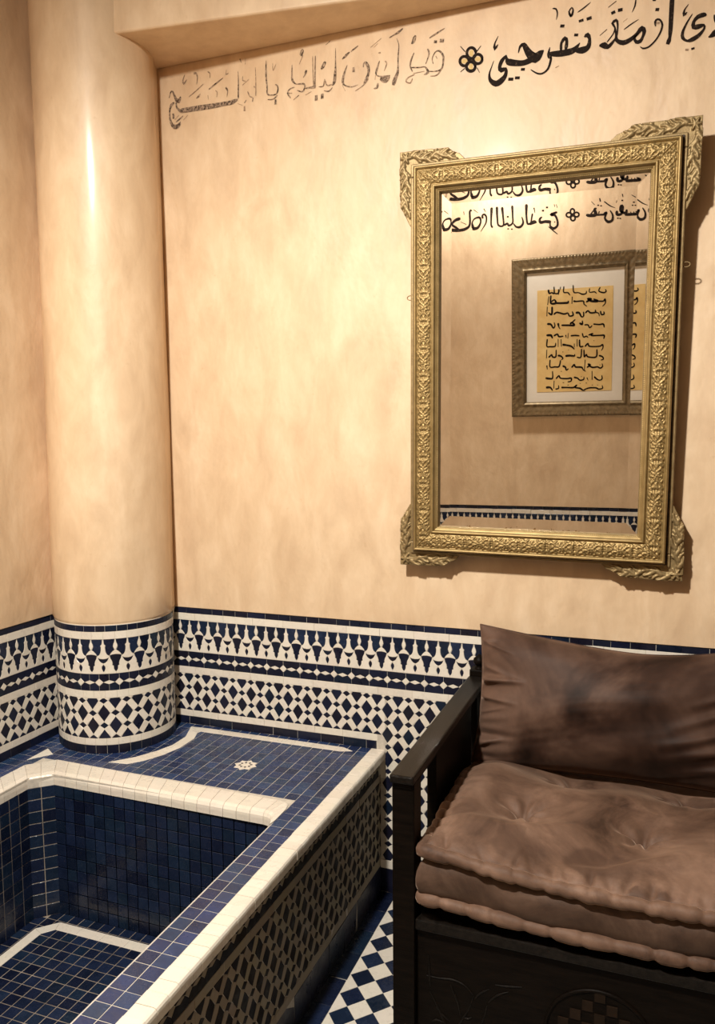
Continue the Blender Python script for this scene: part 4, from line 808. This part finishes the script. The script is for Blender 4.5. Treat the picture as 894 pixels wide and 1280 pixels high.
for (x0, x1, z0, z1) in ((-w1-.0045, w1+.0045, h1, h1+.004), (-w1-.0045, w1+.0045, -h1-.004, -h1), (-w1-.0045, -w1, -h1, h1), (w1, w1+.0045, -h1, h1)): b.box(x0, x1, -.0165, -.0118, z0, z1)
part(b, 'groove_shade_strip', M['gap'], mirror)  # dark strip painted in for the shade between moulding and flange
# carved corners
def corner(sx_, sz_, la, lv):
    poly = [(.034, .039), (.0, .0385), (-la*.55, .037), (-la*.72, .034), (-la*.80, .024), (-la*.93, .016), (-la, .004), (-la, -.004), (-.004, -.004), (-.004, -lv), (.004, -lv), (.013, -lv*.90), (.021, -lv*.80), (.031, -lv*.70), (.034, -lv*.55), (.0345, 0)]
    st = []
    for k in range(6):
        a = k*PI/3; st.append(([(.016+.003*math.cos(a), .018+.003*math.sin(a)), (.016+.015*math.cos(a), .018+.015*math.sin(a))], .0055, .007))
    st.append(([(.016, .018), (.0165, .018)], .005, .0085))
    rv = random.Random(int(la*1e4+lv*1e3+sx_*7+sz_*3))
    stem = [(.010-(la+.0)*k/10, .017+.007*math.sin(k*1.25)) for k in range(10)]; stv = [(.017+.006*math.sin(k*1.25), .010-lv*k/10) for k in range(10)]
    st += [(stem, .0030, .0040), (stv, .0030, .0040)]
    for k in range(1, 9):
        fx, fz = stem[k]; up_ = 1 if k % 2 else -1; r_ = rv.uniform(.85, 1.15)
        st.append(([(fx+.004, fz), (fx-.008*r_, fz+up_*.009), (fx-.021*r_, fz+up_*.012*r_)], .0080, .0068)); st.append(([(fx, fz), (fx-.012, fz-up_*.006), (fx-.018*r_, fz-up_*.013)], .0056, .0056))
        st.append(([(fx-.004, fz+up_*.014), (fx-.010, fz+up_*.018)], .0044, .0050))
        fx, fz = stv[k]
        st.append(([(fx, fz+.004), (fx+up_*.009, fz-.008*r_), (fx+up_*.012*r_, fz-.021*r_)], .0080, .0068)); st.append(([(fx, fz), (fx-up_*.006, fz-.012), (fx-up_*.013, fz-.018*r_)], .0056, .0056))
        st.append(([(fx+up_*.014, fz-.004), (fx+up_*.018, fz-.010)], .0044, .0050))
    g = .0017; xs_ = np.arange(-la, .0351, g); zs_ = np.arange(-lv, .0401, g)
    X, Z = np.meshgrid(xs_, zs_, indexing='ij'); Hh = relief(X, Z, st)
    ins = np.zeros(X.shape, bool); j = len(poly)-1
    for i in range(len(poly)):
        (xi, zi), (xj, zj) = poly[i], poly[j]
        cnd = ((zi > Z) != (zj > Z)) & (X < (xj-xi)*(Z-zi)/(zj-zi+1e-12)+xi); ins ^= cnd; j = i
    rim_h = Hh > .0008
    vid = {}; vs = []; fs = []
    def vert(i, jj, bk=False):
        k_ = (i, jj, bk)
        if k_ not in vid:
            vid[k_] = len(vs); y_ = .004 if bk else -.006-Hh[i, jj]
            vs.append((sx_*(FW+X[i, jj]), y_, sz_*(FH+Z[i, jj])))
        return vid[k_]
    ok = ins[:-1, :-1] & ins[1:, :-1] & ins[1:, 1:] & ins[:-1, 1:]
    edge_ok = (np.abs(X-.034) > .006) | rim_h
    for i, jj in zip(*np.nonzero(ok)):
        fs.append([vert(i, jj), vert(i+1, jj), vert(i+1, jj+1), vert(i, jj+1)])
        for (di, dj, e) in ((-1, 0, ((0, 0), (0, 1))), (1, 0, ((1, 1), (1, 0))), (0, -1, ((1, 0), (0, 0))), (0, 1, ((0, 1), (1, 1)))):
            ii, j2 = i+di, jj+dj
            if 0 <= ii < ok.shape[0] and 0 <= j2 < ok.shape[1] and ok[ii, j2]: continue
            p_, q_ = (i+e[0][0], jj+e[0][1]), (i+e[1][0], jj+e[1][1])
            fs.append([vert(*p_), vert(*q_), vert(*q_, True), vert(*p_, True)])
    me = bpy.data.meshes.new('corner_ornament'); me.from_pydata(vs, [], fs); me.materials.append(M['gold_dull'])
    me.polygons.foreach_set('use_smooth', [True]*len(me.polygons)); me.update()
    o = bpy.data.objects.new('corner_ornament', me); COL.objects.link(o); o.parent = mirror
corner(-1, 1, .155, .170); corner(1, 1, .190, .190); corner(-1, -1, .150, .150); corner(1, -1, .180, .170)
for x, z in ((FW+.008, .245), (-FW-.004, .20)):
    b = MB(); sgx = 1 if x > 0 else -1
    b.tube([(x+.0095*math.cos(a), .0, z-.006+.0065*math.sin(a)) for a in [2*PI*q/18 for q in range(18)]], .0016, 6, closed=True)
    b.tube([(x-sgx*.016, .0, z+.004), (x-sgx*.006, .0, z)], .002, 6)
    part(b, 'hanging_eye', M['gold_dull'], mirror, True)

# ------------------------------------------------------------------ framed page on the wall opposite (seen in the mirror)
PX0, PX1, PZ0, PZ1 = -.812, -.106, 1.448, 2.352
pic = empty('framed_calligraphy', ((PX0+PX1)/2, YO+PL, PZ0)); tag(pic, 'framed page of handwritten calligraphy on gold paper, reflected in the mirror', 'picture')
FWD = .084
pf = [(t*1.35, h*1.1) for t, h in [(0, .001), (0, .026), (.003, .030), (.009, .031), (.014, .028), (.020, .0285), (.034, .026), (.045, .021), (.047, .024), (.053, .024), (.056, .019), (.062, .014), (.062, .006)]]
def pic_rail(a, c, inward):
    """a, c: outer corners in x,z; inward: unit step toward the middle"""
    d = (Vector(c)-Vector(a)); L = d.length; d.normalize(); iv = Vector(inward); n = max(2, int(L/.004)); rows = []
    for q in range(n+1):
        row = []
        for t, h in pf:
            s_ = t+(L-2*t)*q/n; hh = h
            if .004 <= t <= .0125: hh += .0016*math.sin(s_*2*PI/.018)
            if .019 < t < .062: hh += .0022*math.sin(s_*2*PI/.014+t*260)*math.sin(s_*2*PI/.021-t*180)
            p = Vector(a)+d*s_+iv*t; row.append((p.x, YO+PL+hh, p.y))
        rows.append(row)
    mb = MB(); mb.grid(rows); me = mb.mesh('picture_rail', M['bronze'], True)
    link('picture_rail', me, pic)
pic_rail((PX0, PZ0), (PX1, PZ0), (0, 1)); pic_rail((PX1, PZ0), (PX1, PZ1), (-1, 0)); pic_rail((PX1, PZ1), (PX0, PZ1), (0, -1)); pic_rail((PX0, PZ1), (PX0, PZ0), (1, 0))
b = MB(); b.box(PX0+.06, PX1-.06, YO+PL+.001, YO+PL+.008, PZ0+.06, PZ1-.06); b.build('mount_board', M['mat'], pic)
b = MB(); b.box(-.668, -.248, YO+PL+.008, YO+PL+.0095, 1.589, 2.170); page = b.build('gold_page', M['paper'], pic)
pg = lambda x, z, d: (x, YO+PL+.0102+d, z)
for k in 'MN':
    mb = MB()
    for q, (f, pts) in enumerate(strokes(INK[k])): brush(mb, [(x, z, w*1.3) for x, z, w in pts], pg, .004, (q % 7)*.00003)
    link('page_writing', mb.mesh('page_writing', M['ink_page']), page, Matrix.Identity(4))

# ------------------------------------------------------------------ bench
bench = empty('wooden_bench', (.15, -.41, 0)); tag(bench, 'black-stained carved wooden bench with straight armrests against the tiled wall', 'bench')
BX0, BX1, BY0 = -.527, .827, -.81
def wood(name, x0, x1, y0, y1, z0, z1, bv=.003, mat='wood', parent=bench):
    b = MB(); cx, cy, cz = (x0+x1)/2, (y0+y1)/2, (z0+z1)/2
    b.box(x0-cx, x1-cx, y0-cy, y1-cy, z0-cz, z1-cz); o = link(name, b.mesh(name, M[mat]), parent, Matrix.Translation((cx, cy, cz))); bevel(o, bv, 2); return o
for sgn, xa_, xb_ in ((1, BX0, BX0+.050), (-1, BX1-.050, BX1)):
    wood('leg', xa_, xb_, BY0, BY0+.055, 0, .762); wood('leg', xa_, xb_, -.068, -.018, 0, .800)
    inn = xb_ if sgn > 0 else xa_
    o = wood('armrest', xa_-.002, xb_+.002, BY0-.012, -.068, .762, .781, .004, 'wood_top')
    wood('armrest_moulding', xa_+.003, xb_-.003, BY0-.004, -.07, .750, .762, .003)
    xm = (xa_+xb_)/2
    wood('side_panel', xm-.012, xm+.012, -.580, -.200, .44, .752); wood('side_panel', xm-.012, xm+.012, -.130, -.06, .44, .752)
    wood('side_rail', xm-.014, xm+.014, BY0+.05, -.06, .08, .44)
    b = MB(); pr = [(.0, -.02), (.014, -.02), (.014, -.004), (.009, .0), (.015, .006), (.019, .014), (.017, .024), (.009, .030), (.004, .036), (0, .038)]
    b.grid([[(r*math.cos(2*PI*q/16), r*math.sin(2*PI*q/16), z) for q in range(16)] for r, z in pr], closed_v=True)
    link('finial', b.mesh('finial', M['wood'], True), bench, Matrix.Translation((xm, -.043, .806)))
wood('front_panel', BX0+.05, BX1-.05, BY0+.016, BY0+.034, .06, .440, .002)
wood('seat_rail', BX0+.05, BX1-.05, BY0+.004, BY0+.05, .432, .456, .003, 'wood_top')
wood('back_rail', BX0+.05, BX1-.05, -.065, -.035, .40, .456)
wood('seat_board', BX0+.05, BX1-.05, BY0+.05, -.065, .436, .472, .002)
def carve(pts, r=.0022):
    P = smooth_line([(x, z, r) for x, z in pts], .006); mb = MB(); mb.tube([(x, BY0+.0155, z) for x, z, _ in P], [max(.0007, r*(1-.6*abs(2*i/(len(P)-1)-1))) for i in range(len(P))], 6)
    mb.build('carved_leaf', M['wood_top'], bench, True)
leafs = [[(-.454, .325), (-.428, .325), (-.396, .329), (-.369, .322), (-.349, .304)], [(-.347, .296), (-.337, .311), (-.316, .327)], [(-.318, .296), (-.299, .317), (-.275, .331)], [(-.432, .256), (-.416, .241), (-.400, .231)],
         [(-.374, .250), (-.362, .247), (-.353, .254)], [(-.444, .217), (-.432, .227), (-.416, .225)], [(-.303, .340), (-.277, .343), (-.247, .349)], [(-.450, .374), (-.448, .345), (-.446, .30)], [(-.400, .316), (-.384, .279), (-.378, .25)],
         [(-.446, .29), (-.425, .25), (-.40, .20), (-.37, .17)], [(-.349, .304), (-.36, .27), (-.385, .22), (-.40, .17)], [(-.32, .29), (-.33, .25), (-.36, .20)]]
for l in leafs: carve(l); carve([(.30-x, z) for x, z in l])
b = MB()
for i in range(-4, 5):
    for j in range(-4, 5):
        if (i+j) % 2 == 0 and math.hypot(i, j) < 4.2: b.box(-.09+i*.024-.0105, -.09+i*.024+.0105, BY0+.0135, BY0+.018, .27+j*.024-.0105, .27+j*.024+.0105)
tag(b.build('checker_inlay', M['inlay'], bench), 'chequered brown inlay roundel', kind='stuff')
b = MB(); b.tube([(-.09+.108*math.cos(2*PI*q/40), BY0+.0155, .27+.108*math.sin(2*PI*q/40)) for q in range(40)], .004, 6, closed=True); b.build('carved_ring', M['wood'], bench, True)

# ------------------------------------------------------------------ velvet seat cushion
def sstep(a, c, x): t = np.clip((x-a)/(c-a), 0, 1); return t*t*(3-2*t)
SX0, SX1, SY0, SY1 = -.458, .765, -.800, -.085
def crown(x): return .592+.030*np.clip((x-.02)/.45, -1, 1)**2
TUFT = [(-.288, -.545), (-.018, -.555), (-.200, -.300), (.08, -.300), (.26, -.55), (.53, -.55), (.38, -.3), (.62, -.3)]
nx_, ny_ = 280, 170
gx = np.linspace(0, 1, nx_)[:, None]; gy = np.linspace(0, 1, ny_)[None, :]
rng = np.random.RandomState(4)
def wav(x, seed, n=7, f=30):
    r = np.random.RandomState(seed); return sum(np.sin(x*r.uniform(.4, 1)*f+r.uniform(0, 6.3))*r.uniform(.3, 1) for _ in range(n))/n
X = SX0+(SX1-SX0)*gx+0*gy; Y = SY0+(SY1-SY0)*gy+0*gx
front = .006*wav(X, 3, 5, 16)
Y = Y+(1-gy)*front
d_edge = np.minimum.reduce([X-SX0, SX1-X, Y-SY0-front, SY1-Y])
Z = crown(X)-.004+.030*np.sqrt(np.clip(1-(1-np.clip(d_edge/.10, 0, 1))**2, 0, 1))
Z += .013*wav(X*1.3+Y*.8, 5, 6, 14)*wav(Y*1.4-X*.5, 8, 6, 16)*2*sstep(0, .08, d_edge)
Z -= .034*sstep(-.40, -.25, Y)
for k, (tx, ty) in enumerate(TUFT):
    dx_, dy_ = X-tx, Y-ty; r = np.hypot(dx_, dy_); a = np.arctan2(dy_, dx_)
    Z -= .040*np.exp(-(r/.062)**1.2)+.020*np.exp(-(r/.014)**2)
    Z += .0065*np.sin(a*6+k+2*np.sin(a+k))*np.exp(-((r-.036)/.028)**2)
for k in range(34):                                            # puckers pulled in by the rolled edge
    px_ = SX0+.02+k*(SX1-SX0-.04)/33+rng.uniform(-.012, .012); ln = rng.uniform(.016, .045); wd = rng.uniform(.006, .013); sl_ = rng.uniform(-.6, .6)
    dd = Y-SY0-front; Z -= rng.uniform(.006, .017)*np.exp(-((X-px_-sl_*dd)/wd)**2)*np.exp(-(dd/ln)**2)*(1-.75*np.exp(-(dd/.012)**2))
for k in range(16):
    py_ = SY0+.05+k*.045; dd = X-SX0; Z -= rng.uniform(.004, .009)*np.exp(-((Y-py_)/.012)**2)*np.exp(-(dd/.04)**2)
for (ax_, ay_, bx_, by_, h_, w_) in ((-.37, -.69, -.20, -.64, .014, .042), (-.22, -.75, -.07, -.70, -.014, .030), (-.05, -.72, .04, -.69, .013, .030), (-.40, -.60, -.38, -.35, .010, .040), (-.26, -.44, -.05, -.43, .013, .050), (-.15, -.63, -.12, -.50, .012, .045), (.06, -.66, .3, -.68, .012, .05)):
    l2 = (bx_-ax_)**2+(by_-ay_)**2; t = np.clip(((X-ax_)*(bx_-ax_)+(Y-ay_)*(by_-ay_))/l2, 0, 1); dist_ = np.hypot(X-ax_-t*(bx_-ax_), Y-ay_-t*(by_-ay_)); Z += h_*np.exp(-(dist_/w_)**2)
cushion = empty('seat_cushion', (.15, -.44, .456)); tag(cushion, 'thick tufted brown velvet seat cushion with rolled edges on the dark bench', 'cushion')
b = MB()
P = np.stack([X, Y, Z], -1)
b.grid(P.tolist())
per = [(X[i, 0], Y[i, 0], Z[i, 0]) for i in range(nx_)]+[(X[-1, j], Y[-1, j], Z[-1, j]) for j in range(1, ny_)]+[(X[i, -1], Y[i, -1], Z[i, -1]) for i in range(nx_-2, -1, -1)]+[(X[0, j], Y[0, j], Z[0, j]) for j in range(ny_-2, 0, -1)]
n = len(per); cxm, cym = .15, -.44
rows = []
for q in range(9):
    t = q/8; row = []
    for k, (x, y, z) in enumerate(per):
        bulge = .010*math.sin(PI*t)+.006*math.sin(k*.11+2*t)*math.sin(PI*t)-.010*(math.exp(-((t-.12)/.1)**2)+math.exp(-((t-.9)/.1)**2))
        ox = (1 if x > SX1-.01 else -1 if x < SX0+.01 else 0); oy = (1 if y > SY1-.01 else -1 if y < SY0+.02 else 0)
        zb = .474+.55*(float(crown(np.array(x)))-.592)
        row.append((x+ox*bulge, y+oy*bulge, z+(zb-z)*t))
    rows.append(row)
ctop = b.build('cushion_top', M['velvet'], cushion, True)
nap = np.zeros_like(X)                                          # velvet brushed the other way: darker patches with one crisp edge
def patch(cx_, cy_, ang, a_, b_, soft, k_, sd_):
    dx_, dy_ = X-cx_, Y-cy_; p_ = dx_*math.cos(ang)+dy_*math.sin(ang); q_ = -dx_*math.sin(ang)+dy_*math.cos(ang)
    r_ = np.hypot(p_/a_, q_/b_)+.16*wav(np.arctan2(q_, p_)*1.0, sd_, 4, 4)+.22*wav(X*3+Y*2, sd_+1, 4, 30)*wav(Y*3-X, sd_+2, 4, 40)*2
    lim = np.where(p_ < 0, .12, soft); return k_*np.clip((1-r_)/lim, 0, 1)
nap = np.maximum.reduce([patch(-.255, -.730, .1, .075, .062, .95, .42, 3), patch(-.098, -.738, -.25, .080, .058, .6, .66, 5), patch(-.055, -.700, -.6, .035, .022, .5, .5, 6), patch(-.02, -.792, 0, .022, .018, .8, .7, 7), patch(.03, -.792, 0, .020, .016, .8, .6, 8),
    patch(-.30, -.285, .0, .20, .055, 1., .55, 9), patch(.15, -.30, .1, .20, .07, 1., .6, 11), patch(-.40, -.62, 1.2, .06, .03, 1., .4, 13), patch(.10, -.50, .2, .14, .09, 1., .35, 15), patch(.40, -.70, .2, .12, .07, .4, .8, 17)])
at_ = ctop.data.attributes.new('nap', 'FLOAT', 'POINT'); at_.data.foreach_set('value', nap.ravel().astype(np.float32))
b = MB(); b.grid(rows, closed_v=True)
b.add([r for r in rows[-1]], [list(range(n))])
b.build('side_boxing', M['velvet_shaded'], cushion, True)
def roll(zf, rad, name, pitch, seed):
    r = np.random.RandomState(seed); pts = []; rr = []; acc = 0; last = None; nxt = pitch; pin = []
    for k in range(0, n, 1):
        x, y, z = per[k]
        ox = (1 if x > SX1-.01 else -1 if x < SX0+.01 else 0); oy = (1 if y > SY1-.01 else -1 if y < SY0+.02 else 0)
        p = Vector((x+ox*.004, y+oy*.006, zf(x, z)))
        if last is not None: acc += (p-last).length
        last = p; pts.append(p); pin.append(acc)
    cuts = []; a = 0
    while a < acc: cuts.append((a, r.uniform(.08, .24)*(1 if seed == 1 else 1.5))); a += pitch*r.uniform(.7, 1.35)
    for s_ in pin:
        m = 1
        for c_, d_ in cuts:
            e = abs(s_-c_)
            if e < .03: m -= d_*math.exp(-(e/.0075)**2)
        rr.append(rad*m*(1+.10*math.sin(s_*37+seed)))
    mb = MB(); mb.tube(pts, rr, 12, closed=True); return mb.build(name, M['velvet'], cushion, True)
roll(lambda x, z: z-.003, .0145, 'rolled_edge', .055, 1)
roll(lambda x, z: .474+.016+.55*(float(crown(np.array(x)))-.592), .0150, 'rolled_edge', .060, 2)
for tx, ty in TUFT:
    i = int((tx-SX0)/(SX1-SX0)*(nx_-1)); j = int((ty-SY0)/(SY1-SY0)*(ny_-1)); z = Z[i, j]
    b = MB(); b.grid([[(r*math.cos(2*PI*q/10), r*math.sin(2*PI*q/10), h) for q in range(10)] for r, h in ((.008, 0), (.0075, .003), (.0045, .005), (.0005, .0055))], closed_v=True)
    link('tuft_button', b.mesh('tuft_button', M['velvet'], True), cushion, Matrix.Translation((tx, ty, float(z)-.001)))

# ------------------------------------------------------------------ pillow leaning on the dado
pil = empty('bolster_pillow', (-.10, -.19, .60)); tag(pil, 'shiny brown velvet pillow leaning on the tiled wall behind the seat cushion', 'pillow')
NU, NV = 190, 120
u = np.linspace(-1, 1, NU)[:, None]+np.zeros((1, NV)); v = np.linspace(-1, 1, NV)[None, :]+np.zeros((NU, 1))
HX, HZ = .378, .192
px = HX*u*(1-.045*(1-v**2)); pz = HZ*v*(1-.25*(1-np.abs(u-.18*(1-u*u))**1.7).clip(0)*np.where(v > 0, 1, .22))+.012*u*np.where(v > 0, v, 0)*0
lens = (1-np.abs(u)**2.6).clip(0)**.62*(1-np.abs(v)**2.4).clip(0)**.62
rg = np.random.RandomState(12); W = np.zeros_like(u)
def fold(ax_, az_, bx_, bz_, h_, w_):
    l2 = (bx_-ax_)**2+(bz_-az_)**2; t = ((u-ax_)*(bx_-ax_)+(v-az_)*(bz_-az_))/l2; tc = np.clip(t, 0, 1)
    dd = np.hypot((u-ax_-tc*(bx_-ax_))*HX, (v-az_-tc*(bz_-az_))*HZ); return h_*np.exp(-(dd/w_)**2)*(1-tc*.9)
for k in range(30):
    sd_ = -1 if k < 17 else 1; z0 = rg.uniform(-.95, .9); L = rg.uniform(.10, .34); W += fold(sd_*.985, z0, sd_*(.985-L), z0*(1-.45*L)+rg.uniform(-.10, .10), rg.uniform(.008, .019)*rg.choice([1, 1, -1]), rg.uniform(.006, .012))
for k in range(12): x0 = rg.uniform(-.9, .9); W += fold(x0, .98, x0*.86, .98-rg.uniform(.15, .45), rg.uniform(-.007, .006), rg.uniform(.008, .016))
for q in ((.98, -.30, .22, -.72, .026, .018), (.98, -.05, .30, -.50, .024, .016), (.98, .25, .40, -.22, .022, .016), (.95, -.60, .35, -.85, .020, .014), (.98, .5, .5, .1, .018, .016), (-.98, -.85, -.55, -.70, .010, .016), (-.98, -.5, -.6, -.55, .009, .014)): W += fold(*q)
W += .022*wav(u*1.1+v*.6, 21, 5, 6)*lens+.016*wav(v*1.3-u*.7, 23, 5, 8)*lens+.005*wav(u*2-v*1.5, 25, 6, 22)*wav(v*2+u, 26, 6, 18)*2
rowsF = []; tilt = math.atan2(.115, .37); ca, sa = math.cos(tilt), math.sin(tilt)
def pos(x, y, z):                     # lean back: top toward the wall
    return (-.103+x, -.185+y*ca+z*sa, .772+z*ca-y*sa)
b = MB()
yf = -(.105*lens+W*(lens*4).clip(0, 1)); yb_ = .070*lens
b.grid([[pos(px[i, j], yf[i, j], pz[i, j]) for j in range(NV)] for i in range(NU)])
b.grid([[pos(px[i, j], yb_[i, j], pz[i, j]) for j in range(NV-1, -1, -1)] for i in range(NU)])
b.build('pillow_cover', M['satin'], pil, True)
seam = [(px[i, 0], pz[i, 0]) for i in range(0, NU, 3)]+[(px[-1, j], pz[-1, j]) for j in range(0, NV, 3)]+[(px[i, -1], pz[i, -1]) for i in range(NU-1, -1, -3)]+[(px[0, j], pz[0, j]) for j in range(NV-1, -1, -3)]
b = MB(); b.tube([pos(x, 0, z) for x, z in seam], .0022, 6, closed=True); b.build('seam', M['satin'], pil, True)
